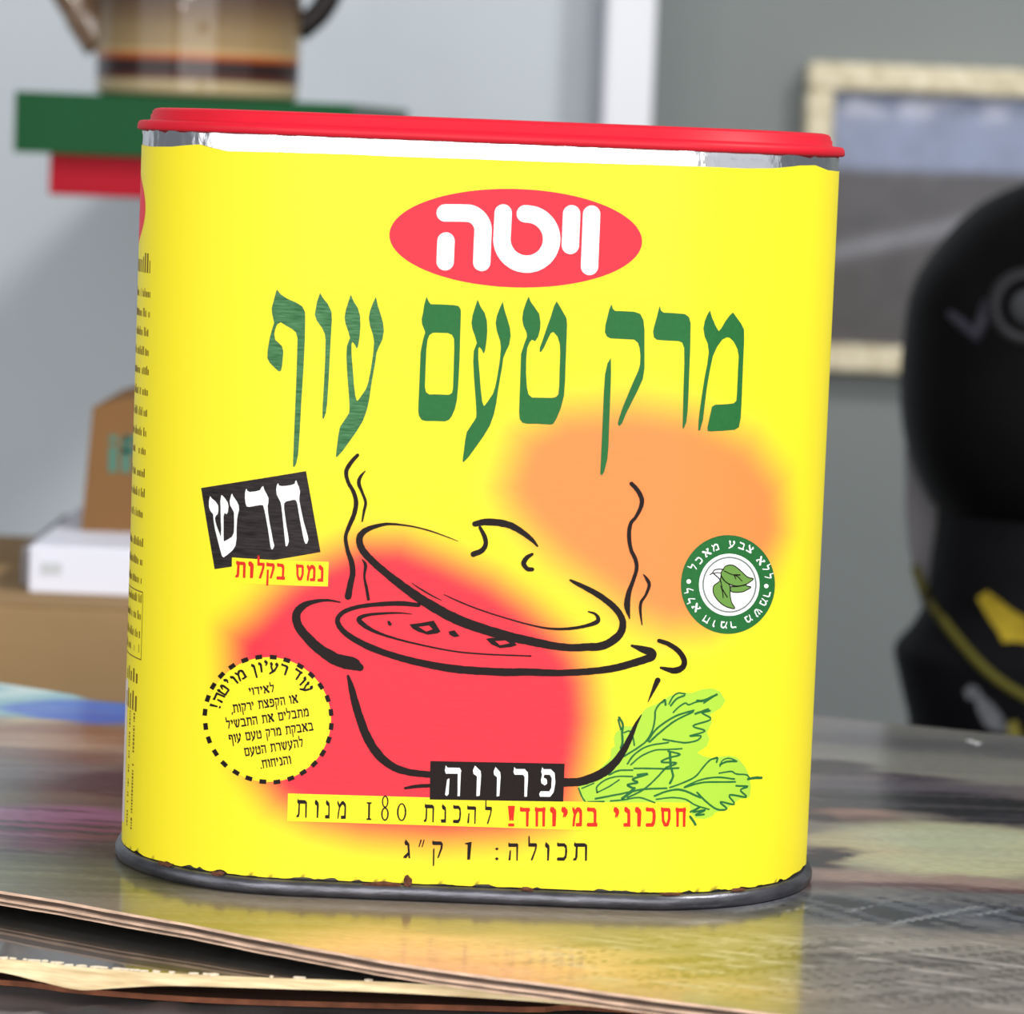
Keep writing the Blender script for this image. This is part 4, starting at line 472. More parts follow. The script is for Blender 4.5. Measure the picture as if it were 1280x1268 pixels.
# laminated edge: two pale plies with a dark line between, and the closed underside
M_ply = mat('pale_pink_ply_edge', srgb(205, 172, 148), 0.7, vary=0.3, scale=140, stretch=(1, 1, 4))
M_gap = mat('dark_ply_edge', srgb(74, 60, 52), 0.6, vary=0.4, scale=80)
prof = [(0.0, 0.0, 0), (-0.0003, -0.0006, 0), (0.0004, -0.0008, 1), (0.0006, -0.0017, 1), (-0.0004, -0.0018, 0), (-0.0005, -0.0024, 0), (0.0004, -0.0025, 1), (0.0004, -0.0029, 1), (-0.0006, -0.0030, 0), (-0.0007, -0.0033, 0), (0.0003, -0.0034, 0)]
nrm = np.c_[np.gradient(yf), -np.gradient(xs)]; nrm /= np.linalg.norm(nrm, axis=1)[:, None]   # points to the viewer
V = []; F = []; I = []
for j, (d, z, mi) in enumerate(prof):
    jit = (fbm(xs * 160 + j * 7, xs * 0 + j, 40 + j) - .5) * 0.0005
    for i in range(NU): V.append((xs[i] - nrm[i, 0] * (d + (jit[i] if j else 0)) , yf[i] + nrm[i, 1] * (-d + (jit[i] if j else 0)), z + (jit[i] * .5 if 0 < j < 10 else 0)))
for j in range(len(prof) - 1):
    for i in range(NU - 1): F.append((j * NU + i, (j + 1) * NU + i, (j + 1) * NU + i + 1, j * NU + i + 1)); I.append(prof[j + 1][2])
pydata('laminated_edge', V, F, [M_ply, M_gap], upper, False, I)
V = []; F = []
for i in range(NU):
    V += [(xs[i], yb[i], 0.0), (xs[i], yb[i] + 0.0004, -0.0015), (xs[i], yb[i], -0.0034), (xs[i], yf[i] + .0003, -0.0034)]
for i in range(NU - 1):
    for k in range(3): F.append((i * 4 + k, i * 4 + k + 1, i * 4 + k + 5, i * 4 + k + 4))
F.append((0, 1, 2, 3)); F.append(((NU - 1) * 4 + 3, (NU - 1) * 4 + 2, (NU - 1) * 4 + 1, (NU - 1) * 4))
pydata('back_edge', V, F, [mat('worn_back_edge', srgb(190, 186, 180), 0.8, vary=0.25, scale=120)], upper)

# ------------------------------------------------------------------ background things
# wall shelf with green and red planks
M_green = mat('green_paint', srgb(24, 78, 44), 0.6, spec=0.12, vary=0.05, scale=20)
M_red = mat('red_paint', srgb(165, 20, 38), 0.6, spec=0.12, vary=0.05, scale=20)
M_greyend = mat('grey_green_end', srgb(88, 108, 98), 0.6)
shelf = empty('wall_shelf', (-0.16, 0.95, 0.19), 'stepped green and red shelf on the left wall under the banded jug', 'shelf')
def tilt_box(x0, x1, y0, y1, z0, z1, roll): 
    b = box_bm(x0, x1, y0, y1, z0, z1, 0.0012)
    return b
SHX0, SHX1, SHY = -0.2484, -0.0811, 0.95
zt, zb = 0.1975, 0.1675
bg = bmesh.new()
P4 = [(SHX0, SHY), (SHX1, SHY), (SHX1 + 0.020, SHY + 0.20), (SHX0 + 0.01, SHY + 0.20)]
lo = [bg.verts.new((x + .16, y - .95, zb - .19)) for x, y in P4]; hi = [bg.verts.new((x + .16, y - .95, zt - .19)) for x, y in P4]
bg.faces.new(hi); bg.faces.new(lo[::-1])
for k in range(4):
    f = bg.faces.new((lo[k], lo[(k + 1) % 4], hi[(k + 1) % 4], hi[k])); f.material_index = 1 if k == 1 else 0
obj('green_plank', bg, [M_green, M_greyend], shelf)
obj('red_plank', box_bm(-0.2316 + .16, SHX1 + .16 - 0.01, 0.008, 0.19, zb - .19 - 0.0205, zb - .19, 0.0008), M_red, shelf)
obj('wall_bracket', box_bm(-0.2205 + .16, SHX1 + .15, 0.19, 0.55, zb - .19 - 0.008, zt - .19 - 0.008), mat('grey_bracket', srgb(150, 152, 155), .6), shelf)

# banded jug
JX, JY = -0.1632, 1.0
jug = empty('jug', (JX, JY, 0.1975), 'brown banded ceramic jug standing on the green shelf', 'jug')
prof = [(0.0455, 0.0), (0.0505, 0.0016), (0.0513, 0.005), (0.0515, 0.012), (0.0516, 0.02), (0.0518, 0.03), (0.0522, 0.04), (0.0523, 0.048), (0.0510, 0.06), (0.0480, 0.075), (0.043, 0.09), (0.038, 0.105), (0.036, 0.118), (0.038, 0.130), (0.041, 0.138), (0.0395, 0.1385), (0.036, 0.128), (0.034, 0.118)]
pr = catmull(prof, 4)
m, N, L, P = new_mat('banded_glaze')
tc = N.new('ShaderNodeTexCoord'); sp = N.new('ShaderNodeSeparateXYZ'); L.new(tc.outputs['Object'], sp.inputs[0])
nz = N.new('ShaderNodeTexNoise'); nz.inputs['Scale'].default_value = 60
mpn = N.new('ShaderNodeMapping'); mpn.inputs['Scale'].default_value = (.25, .25, 4); L.new(tc.outputs['Object'], mpn.inputs[0]); L.new(mpn.outputs[0], nz.inputs['Vector'])
ad = N.new('ShaderNodeMath'); ad.operation = 'MULTIPLY_ADD'; L.new(nz.outputs['Fac'], ad.inputs[0]); ad.inputs[1].default_value = 0.0016; L.new(sp.outputs['Z'], ad.inputs[2])
dv = N.new('ShaderNodeMath'); dv.operation = 'DIVIDE'; L.new(ad.outputs[0], dv.inputs[0]); dv.inputs[1].default_value = 0.14
rp = N.new('ShaderNodeValToRGB'); L.new(dv.outputs[0], rp.inputs['Fac'])
stops = [(0.0, (103, 89, 67)), (0.012, (159, 144, 110)), (0.062, (168, 151, 113)), (0.072, (77, 34, 25)), (0.088, (67, 25, 18)), (0.105, (30, 18, 17)), (0.132, (29, 17, 15)), (0.142, (146, 63, 20)), (0.158, (168, 91, 37)), (0.168, (177, 151, 104)), (0.185, (147, 123, 84)), (0.24, (135, 113, 79)), (0.30, (106, 84, 60)), (0.36, (73, 55, 44)), (0.7, (51, 37, 34))]
el = rp.color_ramp.elements
el[0].position, el[0].color = stops[0][0], (*srgb(*stops[0][1]), 1)
el[1].position, el[1].color = stops[-1][0], (*srgb(*stops[-1][1]), 1)
for p_, c_ in stops[1:-1]:
    e = el.new(p_); e.color = (*srgb(*c_), 1)
L.new(rp.outputs['Color'], P.inputs['Base Color']); P.inputs['Roughness'].default_value = 0.5; P.inputs['Specular IOR Level'].default_value = 0.15; P.inputs['Coat Weight'].default_value = 0.8; P.inputs['Coat Roughness'].default_value = 0.03; P.inputs['Coat IOR'].default_value = 1.45
obj('body', lathe_bm(pr, 80), m, jug, True)
M_dark_glaze = mat('dark_brown_glaze', srgb(26, 20, 20), 0.4, spec=.2, coat=.15)
obj('handle', tube_bm(catmull([(0.040, 0, 0.112), (0.058, 0, 0.108), (0.069, 0, 0.088), (0.069, 0, 0.066), (0.062, 0, 0.048), (0.050, 0, 0.036)], 5), 0.0062, 12), M_dark_glaze, jug, True)
obj('spout', tube_bm(catmull([(-0.048, 0, 0.026), (-0.058, 0, 0.040), (-0.068, 0, 0.055), (-0.079, 0, 0.075), (-0.09, 0, 0.10)], 5), [0.011] * 6 + [0.010] * 5 + [0.0085] * 5 + [.0075] * 5, 14), mat('brown_spout_glaze', srgb(112, 88, 68), 0.2, coat=.4, vary=.3, scale=30), jug, True)

# boxes at the left
M_cardboard = mat('brown_cardboard', srgb(158, 130, 94), 0.9, spec=.1, vary=0.05, scale=30)
M_cardboard2 = mat('dark_cardboard', srgb(126, 92, 58), 0.9, spec=.1, vary=0.06, scale=30)
M_tape = mat('cardboard_tape', srgb(178, 152, 118), 0.4)
def carton(name, x0, x1, y0, y1, z0, z1, mt, label, cat, flap=True):
    t = empty(name, ((x0 + x1) / 2, (y0 + y1) / 2, z0), label, cat)
    w, d, h = (x1 - x0) / 2, (y1 - y0) / 2, z1 - z0
    obj('carton_body', box_bm(-w, w, -d, d, 0, h - 0.0015, 0.0015), mt, t)
    if flap:
        obj('flap', box_bm(-w, w, -d, -0.0006, h - 0.0015, h, 0.0004), mt, t); obj('flap', box_bm(-w, w, 0.0006, d, h - 0.0015, h, 0.0004), mt, t)
    return t
zA = -0.0045
c1 = carton('cardboard_box', -0.36, -0.06, 0.55, 0.78, -0.06, zA, M_cardboard, 'wide brown cardboard box at the bottom of the pile on the left', 'box')
wb0, wb1 = -0.1845, -0.10
c2 = empty('white_box', ((wb0 + wb1) / 2, 0.66, zA), 'flat white box lying on the wide brown cardboard box', 'box')
wz = 0.0325 - 0.0135
obj('carton_body', box_bm(-(wb1 - wb0) / 2, (wb1 - wb0) / 2, -0.08, 0.08, 0, wz, 0.001), mat('white_card', srgb(226, 228, 242), 0.5), c2)
obj('dark_end_flap', box_bm(-(wb1 - wb0) / 2 - 0.006, -(wb1 - wb0) / 2 - .0002, -0.06, 0.07, 0.0, wz - 0.003, 0.001), mat('grey_card', srgb(120, 116, 120), .6), c2)
obj('faint_stamp', box_bm(-(wb1 - wb0) / 2 + .005, -(wb1 - wb0) / 2 + .013, -0.0805, -0.08, wz*.42, wz*.66), mat('grey_print', srgb(196, 200, 206), .6), c2)
tz0 = zA + wz
c3x0 = -0.1716; c3z1 = 0.0699
c3 = empty('tall_carton', (c3x0 + 0.06, 0.70, tz0), 'upright brown carton with teal print standing on the white box', 'box')
hh = c3z1 - tz0
b = bmesh.new()
pts = [(-0.06, 0), (0.06, 0), (0.06, hh), (-0.044, hh), (-0.0565, hh - 0.004)]
fr = [b.verts.new((x, -0.06, z)) for x, z in pts]; bk = [b.verts.new((x, 0.05, z)) for x, z in pts]
b.faces.new(fr); b.faces.new(bk[::-1])
for k in range(5): b.faces.new((fr[k], bk[k], bk[(k + 1) % 5], fr[(k + 1) % 5]))
bmesh.ops.recalc_face_normals(b, faces=b.faces[:])
obj('carton_body', b, M_cardboard2, c3)
M_teal = mat('teal_print', srgb(60, 122, 106), 0.7)
b = bmesh.new()
def addbox(b, *a):
    t_ = box_bm(*a); me = bpy.data.meshes.new('t'); t_.to_mesh(me); t_.free(); b.from_mesh(me); bpy.data.meshes.remove(me)
tx0, tz = -0.1608 - c3x0 - 0.06, 0.0394 - tz0
k_ = 0.00036
addbox(b, tx0, tx0 + 9 * k_, -0.0604, -0.0599, tz, tz + 30 * k_); addbox(b, tx0, tx0 + 9 * k_, -0.0604, -0.0599, tz + 34 * k_, tz + 42 * k_)
addbox(b, tx0 + 15 * k_, tx0 + 24 * k_, -0.0604, -0.0599, tz, tz + 42 * k_); addbox(b, tx0 + 13 * k_, tx0 + 34 * k_, -0.0604, -0.0599, tz + 22 * k_, tz + 29 * k_); addbox(b, tx0 + 17 * k_, tx0 + 34 * k_, -0.0604, -0.0599, tz + 36 * k_, tz + 43 * k_)
obj('teal_lettering', b, M_teal, c3)

# framed picture on the right wall
pic = empty('framed_picture', (0.33, 1.62, 0.14), 'cream framed landscape picture on the grey wall, partly behind the black bag', 'picture')
fx0, fz1 = 0.1893, 0.2446
fz0 = 0.0372
fw = 0.0185; fx1 = fx0 + 0.30
M_frame = mat('cream_gilt_frame', srgb(214, 198, 156), 0.55, vary=0.3, scale=110, bump=0.5, vary_to=srgb(242, 232, 205))
def frame_bar(x0, x1, z0, z1):
    return box_bm(x0 - .33, x1 - .33, -0.028, -0.0002, z0 - .14, z1 - .14, 0.004, 3)
obj('frame_bar', frame_bar(fx0, fx1, fz1 - fw, fz1), M_frame, pic); obj('frame_bar', frame_bar(fx0, fx1, fz0, fz0 + fw), M_frame, pic)
obj('frame_bar', frame_bar(fx0, fx0 + fw, fz0 + fw, fz1 - fw), M_frame, pic); obj('frame_bar', frame_bar(fx1 - fw, fx1, fz0 + fw, fz1 - fw), M_frame, pic)
nx, nz_ = 120, 110
gx, gz = np.meshgrid(np.linspace(fx0 + fw * .8, fx1 - fw * .8, nx), np.linspace(fz0 + fw * .8, fz1 - fw * .8, nz_), indexing='ij')
u = (gx - fx0) / (fx1 - fx0); v = (gz - fz0) / (fz1 - fz0)
lin = lambda *c: np.array(srgb(*c))
hz = 0.665 + 0.02 * (fbm(u * 7, u * 0, 2) - .5)
k = smooth01((v - hz) / 0.04 + .5)[..., None]
ground = lin(82, 80, 84) * (0.75 + 0.5 * fbm(u * 14, v * 14, 9))[..., None]
ridge = (0.405 + 0.36 * (u - 0.13))
rk = np.exp(-((v - ridge) / 0.028) ** 2)[..., None] * .75
ground = ground * (1 - rk) + lin(136, 136, 144) * rk
lowk = smooth01((ridge - .02 - v) / .05)[..., None]*.5
ground = ground * (1 - lowk) + lin(70, 66, 64) * lowk
sky = lin(134, 144, 172) * np.ones_like(u)[..., None]
cl = np.exp(-((v - 0.865) / 0.03) ** 2) * smooth01((fbm(u * 16, v * 12, 31) - .42) / .2)
sky = sky * (1 - cl[..., None] * .8) + lin(205, 208, 225) * cl[..., None] * .8
pc = ground * (1 - k) + sky * k
V = [(float(gx[i, j]) - .33, -0.010, float(gz[i, j]) - .14) for i in range(nx) for j in range(nz_)]
F = [(i * nz_ + j, (i + 1) * nz_ + j, (i + 1) * nz_ + j + 1, i * nz_ + j + 1) for i in range(nx - 1) for j in range(nz_ - 1)]
po = pydata('canvas', V, F, [attr_mat('landscape_paint', 0.5, fleck=.12, fleck_scale=60)], pic)
set_ink(po.data, pc.reshape(-1, 3))
obj('backing_board', box_bm(fx0 + .004 - .33, fx1 - .004 - .33, -0.009, -0.0004, fz0 + .004 - .14, fz1 - .004 - .14), M_counter, pic)

# black padded bag on the right
bag = empty('black_bag', (0.34, 0.86, -0.25), 'black padded bag with yellow piping and a round fitting, right of the tin', 'bag')
M_blackbag = mat('black_leather', srgb(9, 8, 9), 0.55, spec=0.06, vary=0.3, scale=25, bump=0.3)
M_blackbag2 = mat('black_nylon', srgb(10, 10, 14), 0.7, spec=0.1, vary=0.3, scale=40)
silh = [(0.2416, 0.1735), (0.2280, 0.1675), (0.2173, 0.1609), (0.2075, 0.1517), (0.1985, 0.1403), (0.1910, 0.1283), (0.1869, 0.1156), (0.1856, 0.1038), (0.1849, 0.0890), (0.1851, 0.0705), (0.1874, 0.0539), (0.1913, 0.0411), (0.1967, 0.0294), (0.2054, 0.0186), (0.2051, 0.0100), (0.2039, -0.0031), (0.2030, -0.0143), (0.2011, -0.0275), (0.1954, -0.0390), (0.1884, -0.0486), (0.1909, -0.0617), (0.1945, -0.0747), (0.1970, -0.0859), (0.1981, -0.1161), (0.2011, -0.1539), (0.2030, -0.2500)]          # (left edge x, z) at the bag's own depth
BX, BY = 0.285, 0.84
def bag_part(pts, name, mt, depth, yc):
    pts = np.array(pts); b = bmesh.new(); rings = []; n = 48
    for x, z in pts:
        w = BX - x
        d = min(depth, w * 0.75)
        rings.append([b.verts.new((BX - .34 + w * math.copysign(abs(math.cos(a)) ** .8, math.cos(a)), yc - .86 + d * math.copysign(abs(math.sin(a)) ** .8, math.sin(a)), z + .25)) for a in [2 * math.pi * k / n for k in range(n)]])
    for i in range(len(rings) - 1):
        for k in range(n): b.faces.new((rings[i][k], rings[i][(k + 1) % n], rings[i + 1][(k + 1) % n], rings[i + 1][k]))
    b.faces.new(rings[0][::-1]); b.faces.new(rings[-1])
    bmesh.ops.recalc_face_normals(b, faces=b.faces[:])
    return obj(name, b, mt, bag, True)
up = [q for q in silh if q[1] > 0.0186 - 0.001]
up.append((up[-1][0] + 0.02, up[-1][1] - 0.006))
dn = [q for q in silh if q[1] <= 0.0186 + 0.001]
dn.insert(0, (dn[0][0] + 0.004, dn[0][1] + 0.008))
dn = catmull(dn, 4); up = catmull(up, 4)
top = bag_part(up[::-1], 'upper_body', M_blackbag, 0.075, BY)
bot = bag_part(dn[::-1], 'lower_body', M_blackbag2, 0.070, BY)
def bag_front(x, z, part_pts, depth):
    P_ = np.array(part_pts)[::-1]; xl = np.interp(z, P_[:, 1], P_[:, 0]) if P_[0, 1] < P_[-1, 1] else np.interp(z, P_[::-1, 1], P_[::-1, 0])
    w = BX - xl; d = min(depth, w * .75); c = min(1, abs((x - BX) / w)) ** (1 / .8)
    return BY - d * (max(0, 1 - c * c)) ** .4
def bagpt(x, z, out=0.001):
    pp, dd = (up, .075) if z > 0.0205 else (dn, .070)
    return (x - .34, bag_front(x, z, pp, dd) - out - .86, z + .25)
M_ring = mat('grey_rubber_ring', srgb(34, 33, 36), 0.5, spec=.15); M_lens = mat('grey_metal_boss', srgb(52, 53, 56), 0.7, spec=.1)
rx, rz = (0.2323, 0.1172)
ry = bagpt(rx, rz)[1] + .86
b = lathe_bm([(0.0175, 0.0), (0.0178, 0.003), (0.0165, 0.006), (0.013, 0.0065), (0.0115, 0.004), (0.0112, 0.0)], 40)
b.transform(Matrix.Translation((rx - .34, ry - .86 + .002, rz + .25)) @ Matrix.Rotation(math.radians(90), 4, 'X'))
fit_ = obj('round_fitting', b, M_ring, bag, True)
b = lathe_bm([(0.0085, 0.0), (0.0085, 0.005), (0.006, 0.007), (0.001, 0.0075)], 32)
b.transform(Matrix.Translation((rx - .34, ry - .86 + .002, rz + .25)) @ Matrix.Rotation(math.radians(90), 4, 'X'))
obj('boss', b, M_lens, fit_, True)
obj('v_highlight', tube_bm([bagpt(*q, 0.0) for q in ((0.2002, 0.1123), (0.2070, 0.1068), (0.2119, 0.1034), (0.2141, 0.1100), (0.2161, 0.1195))], [.0018, .0028, .0038, .0036, .0026], 10), mat('highlight_grey', srgb(50, 48, 58), .5, spec=.2), bag, True)  # V-shaped highlight on the bag, modelled as a grey strip
pip = catmull([(0.1953, -0.0085), (0.1986, -0.0171), (0.2042, -0.0271), (0.2115, -0.0363), (0.2203, -0.0454), (0.2301, -0.0530), (0.2443, -0.0605)], 5)
obj('piping', tube_bm([bagpt(q[0], q[1], 0.0008) for q in pip], 0.0022, 10), mat('yellow_piping', srgb(84, 80, 32), .7, spec=.1), bag, True)
M_yellow = mat('yellow_patch', srgb(150, 130, 36), 0.7, spec=.1, vary=.2, scale=60)
def patch(name, poly, mt, out=0.0012, par=None):
    loops = [Vector((x, z, 0)) for x, z in poly]; b = bmesh.new()
    vs1 = [b.verts.new(bagpt(x, z, out)) for x, z in poly]; vs2 = [b.verts.new(bagpt(x, z, -0.001)) for x, z in poly]
    for t_ in tessellate_polygon([loops]): b.faces.new([vs1[i] for i in t_])
    n = len(poly)
    for k in range(n): b.faces.new((vs1[k], vs2[k], vs2[(k + 1) % n], vs1[(k + 1) % n]))
    bmesh.ops.recalc_face_normals(b, faces=b.faces[:])
    return obj(name, b, mt, par or bag)
patch('yellow_label', [(0.2196, -0.0173), (0.2237, -0.0135), (0.2290, -0.0170), (0.2342, -0.0208), (0.2409, -0.0241), (0.2429, -0.0350), (0.2357, -0.0346), (0.2307, -0.0355), (0.2282, -0.0305), (0.2244, -0.0255)], M_yellow)
patch('grey_emblem', [(0.2145, -0.0588), (0.2169, -0.0558), (0.2202, -0.0564), (0.2233, -0.0606), (0.2271, -0.0634), (0.2317, -0.0684), (0.2349, -0.0748), (0.2335, -0.0763), (0.2284, -0.0758), (0.2240, -0.0731), (0.2208, -0.0673), (0.2198, -0.0622), (0.2162, -0.0624)], mat('grey_emblem_print', srgb(104, 106, 112), .6, vary=.4, scale=200), .001)
patch('yellow_tab', [(0.2347, -0.0712), (0.2383, -0.0703), (0.2400, -0.0750), (0.2417, -0.0804), (0.2359, -0.0806), (0.2342, -0.0756)], mat('dull_yellow_tab', srgb(120, 112, 40), .6), .001)
# grey strip standing in for the wall shadow behind the bag's waist
b = bmesh.new()
V = [(0.1900, 0.8600, 0.0452), (0.1915, 0.8600, 0.0300), (0.1919, 0.8600, 0.0148), (0.1941, 0.8600, -0.0004), (0.1971, 0.8600, -0.0137), (0.2008, 0.8600, -0.0269), (0.2042, 0.8600, -0.0344)]
W_ = [(0.2066, 0.8600, 0.0458), (0.2112, 0.8600, 0.0308), (0.2146, 0.8600, 0.0157), (0.2154, 0.8600, 0.0005), (0.2153, 0.8600, -0.0129), (0.2145, 0.8600, -0.0264), (0.2133, 0.8600, -0.0341)]
fr = [(b.verts.new((x - .34, y - .86, z + .25)), b.verts.new((x2 - .34, y2 - .86 + .0, z2 + .25))) for (x, y, z), (x2, y2, z2) in zip(V, W_)]
bk = [(b.verts.new((p.co.x, p.co.y + .004, p.co.z)), b.verts.new((q.co.x, q.co.y + .004, q.co.z))) for p, q in fr]
for k in range(len(fr) - 1):
    b.faces.new((fr[k][0], fr[k][1], fr[k + 1][1], fr[k + 1][0])); b.faces.new((bk[k][1], bk[k][0], bk[k + 1][0], bk[k + 1][1]))
    b.faces.new((fr[k][0], fr[k + 1][0], bk[k + 1][0], bk[k][0])); b.faces.new((fr[k][1], bk[k][1], bk[k + 1][1], fr[k + 1][1]))
bmesh.ops.recalc_face_normals(b, faces=b.faces[:])
obj('wall_shadow_strip', b, mat('wall_shadow_grey', srgb(112, 110, 114), .8), bag)

# ------------------------------------------------------------------ the tin
TW, TD, TR = 0.1707, 0.1000, 0.0463          # width, depth, corner radius
FA = TW / 2 - TR; ARC = TR * math.pi / 2; SIDE = TD - 2 * TR
PER = 4 * FA + 4 * ARC + 2 * SIDE
def wall(s, off=0.0):
    """distance round the wall from the middle of the front (metres) -> x, y, outward normal"""
    g = 1 if s >= 0 else -1; a = abs(s)
    if a <= FA: x, y, nx_, ny_ = a, 0.0, 0.0, -1.0
    elif a <= FA + ARC:
        t = (a - FA) / TR; x, y, nx_, ny_ = FA + TR * math.sin(t), TR - TR * math.cos(t), math.sin(t), -math.cos(t)
    elif a <= FA + ARC + SIDE: x, y, nx_, ny_ = TW / 2, TR + a - FA - ARC, 1.0, 0.0
    elif a <= FA + 2 * ARC + SIDE:
        t = (a - FA - ARC - SIDE) / TR; x, y, nx_, ny_ = FA + TR * math.cos(t), TD - TR + TR * math.sin(t), math.cos(t), math.sin(t)
    else: x, y, nx_, ny_ = FA - (a - FA - 2 * ARC - SIDE), TD, 0.0, 1.0
    return g * (x + nx_ * off), y + ny_ * off
def on_wall(s, z, off): x, y = wall(s, off); return (x, y, z)

tin = empty('soup_powder_tin', (0, 0, 0), 'tall yellow soup powder tin with red lid standing on the painted panel', 'tin')
NS = 480
S = np.linspace(-PER / 2, PER / 2, NS + 1)[:-1]
def ring_loft(levels, name, mats, cap_top=False, cap_bottom=False, smooth=True, parent=tin, idx=None, jit=None):
    """levels: list of (offset, z) or functions of s"""
    V = []; F = []; I = []
    for j, (o, z) in enumerate(levels):
        for i, s in enumerate(S):
            oo = o(i) if callable(o) else o; zz = z(i) if callable(z) else z
            V.append(on_wall(s, zz, oo))
    for j in range(len(levels) - 1):
        for i in range(NS): F.append((j * NS + i, j * NS + (i + 1) % NS, (j + 1) * NS + (i + 1) % NS, (j + 1) * NS + i)); I.append(idx[j] if idx else 0)
    if cap_bottom: F.append(list(range(NS))[::-1]); I.append(0)
    if cap_top: F.append([(len(levels) - 1) * NS + i for i in range(NS)]); I.append(idx[-1] if idx else 0)
    return pydata(name, V, F, mats, parent, smooth, I)

M_tin = mat('tin_plate', srgb(72, 70, 60), 0.5, metal=0.6, vary=0.15, scale=80)
M_rim = mat('dull_steel_rim', srgb(92, 92, 99), 0.36, metal=0.75, vary=0.35, scale=120, stretch=(1, 1, 3), bump=0.3)
M_foil = mat('aluminium_foil', srgb(222, 222, 226), 0.16, metal=1.0, bump=0.3, scale=200, stretch=(1, 1, .5))
M_lid = mat('red_plastic', srgb(206, 24, 44), 0.5, spec=0.25, vary=0.04, scale=60)
ring_loft([(-0.0006, 0.0035), (-0.0006, 0.1788)], 'body', [M_tin], True, True, False)
ring_loft([(-0.004, 0.0004), (0.0002, 0.0000), (0.0013, 0.0004), (0.0018, 0.0013), (0.0018, 0.0024), (0.0014, 0.0033), (0.0007, 0.0038), (-0.0004, 0.0040)], 'bottom_rim', [M_rim], False, True)
# foil collar under the lid, crinkled
cr = fbm(S * 420, S * 0 + 2.5, 51, 3); cr2 = fbm(S * 900, S * 0 + 6.5, 61, 2); cr3 = fbm(S * 260 + 40, S * 0 + 1.5, 71, 3)
amp = 0.25 + 1.3 * smooth01((np.abs(S) - 0.062) / 0.02)
foil_z = [0.1725, 0.1745, 0.1757, 0.1766, 0.1776, 0.1786, 0.1794, 0.18015]
foil_o = [-0.0006, 0.0, 0.0, 0.0, 0.0, 0.0, 0.0, -0.0001]
foil_a = [.2, .3, .3, .35, .5, 1.0, 2.2, 3.0]
lv = []
for j, z in enumerate(foil_z):
    n_ = fbm(S * 380 + j * .5, np.full_like(S, j * .35), 81, 3)
    bulge = foil_o[j]
    lv.append(((lambda i, n_=n_, bulge=bulge, fa_=foil_a[j]: bulge + (cr[i] - .5) * 0.0004 * amp[i] + (n_[i] - .5) * 0.0003 * amp[i] * fa_), z))
ring_loft(lv, 'foil_seal', [M_foil])
# lid: flared lip, grooved upper tier with rounded shoulder
lid_lv = [(-0.0002, 0.1800), (0.0009, 0.1799), (0.0014, 0.1803), (0.0013, 0.1814), (0.0009, 0.1821), (0.0001, 0.1823), (-0.0012, 0.1823), (-0.0018, 0.1826), (-0.0018, 0.1836), (-0.00215, 0.1839), (-0.0022, 0.1845), (-0.0027, 0.1851), (-0.0040, 0.1854), (-0.008, 0.1855), (-0.014, 0.1852), (-0.018, 0.1846)]
ring_loft(lid_lv, 'lid', [M_lid], True, True)

# yellow printed paper with its soft red and orange glows
pt = np.array(PAPER_TOP); 
def ragged_top(s):
    return (np.interp(s * 1e3, pt[:, 0], pt[:, 1], left=176.2, right=176.4)) / 1e3 + 0.00012 * (fbm(s * 160, s * 0 + 3, 90, 3) - .5)
chip = fbm(S * 330, S * 0 + 4.2, 101, 4)
zlo = 0.0041 + 0.0007 * np.clip((chip - 0.58) / 0.2, 0, 1) + 0.00015 * vnoise(S * 500, S * 0, 111)
zlo += 0.0012 * smooth01((np.abs(S - 0.098) - 0.012) / -0.008) * (0.5 + 0.5 * vnoise(S * 300, S * 0 + 9, 5))   # worn right corner
zhi = ragged_top(S)
NZ = 150
LS = S
V = []; ss = np.repeat(LS[:, None], NZ + 1, 1); tt = np.linspace(0, 1, NZ + 1)[None]
zz = zlo[:, None] + (zhi - zlo)[:, None] * tt
cre = 0.00006 * np.exp(-((ss * 1e3 + 52.4) / 0.5) ** 2)                       # faint vertical crease
off = 0.00022 - cre + 0 * zz
for i in range(NS):
    for j in range(NZ + 1): V.append(on_wall(LS[i], zz[i, j], off[i, j]))
F = [(i * (NZ + 1) + j, ((i + 1) % NS) * (NZ + 1) + j, ((i + 1) % NS) * (NZ + 1) + j + 1, i * (NZ + 1) + j + 1) for i in range(NS) for j in range(NZ)]
M_paper = attr_mat('printed_yellow_paper', 0.4, spec=0.16, bump=0.05, bump_scale=260, bump_stretch=(1, 1, 3))
label = pydata('printed_label', V, F, [M_paper], tin, True)
Y_INK = np.array((0.90, 0.765, 0.026)); R_INK = np.array((0.80, 0.036, 0.058)); O_INK = np.array((0.86, 0.25, 0.07))
A, B = ss * 1e3, zz * 1e3
ko = smooth01(0.5 - sdf(A, B, GLOW_ORANGE) / 17.0)[..., None]
kr = smooth01(0.5 - sdf(A, B, GLOW_RED) / 15.0)[..., None]
ink = Y_INK * (1 - ko) + O_INK * ko
ink = ink * (1 - kr) + R_INK * kr
stain = smooth01((fbm(A * 1.3, B * 2.2, 121) - .62) / .06) * (np.abs(A) < 100) * smooth01((0.5 - (B - zlo[:, None] * 1e3)) / .5)
ink = ink * (1 - stain[..., None] * .9) + np.array(srgb(84, 80, 40)) * stain[..., None] * .9
set_ink(label.data, ink.reshape(-1, 3))

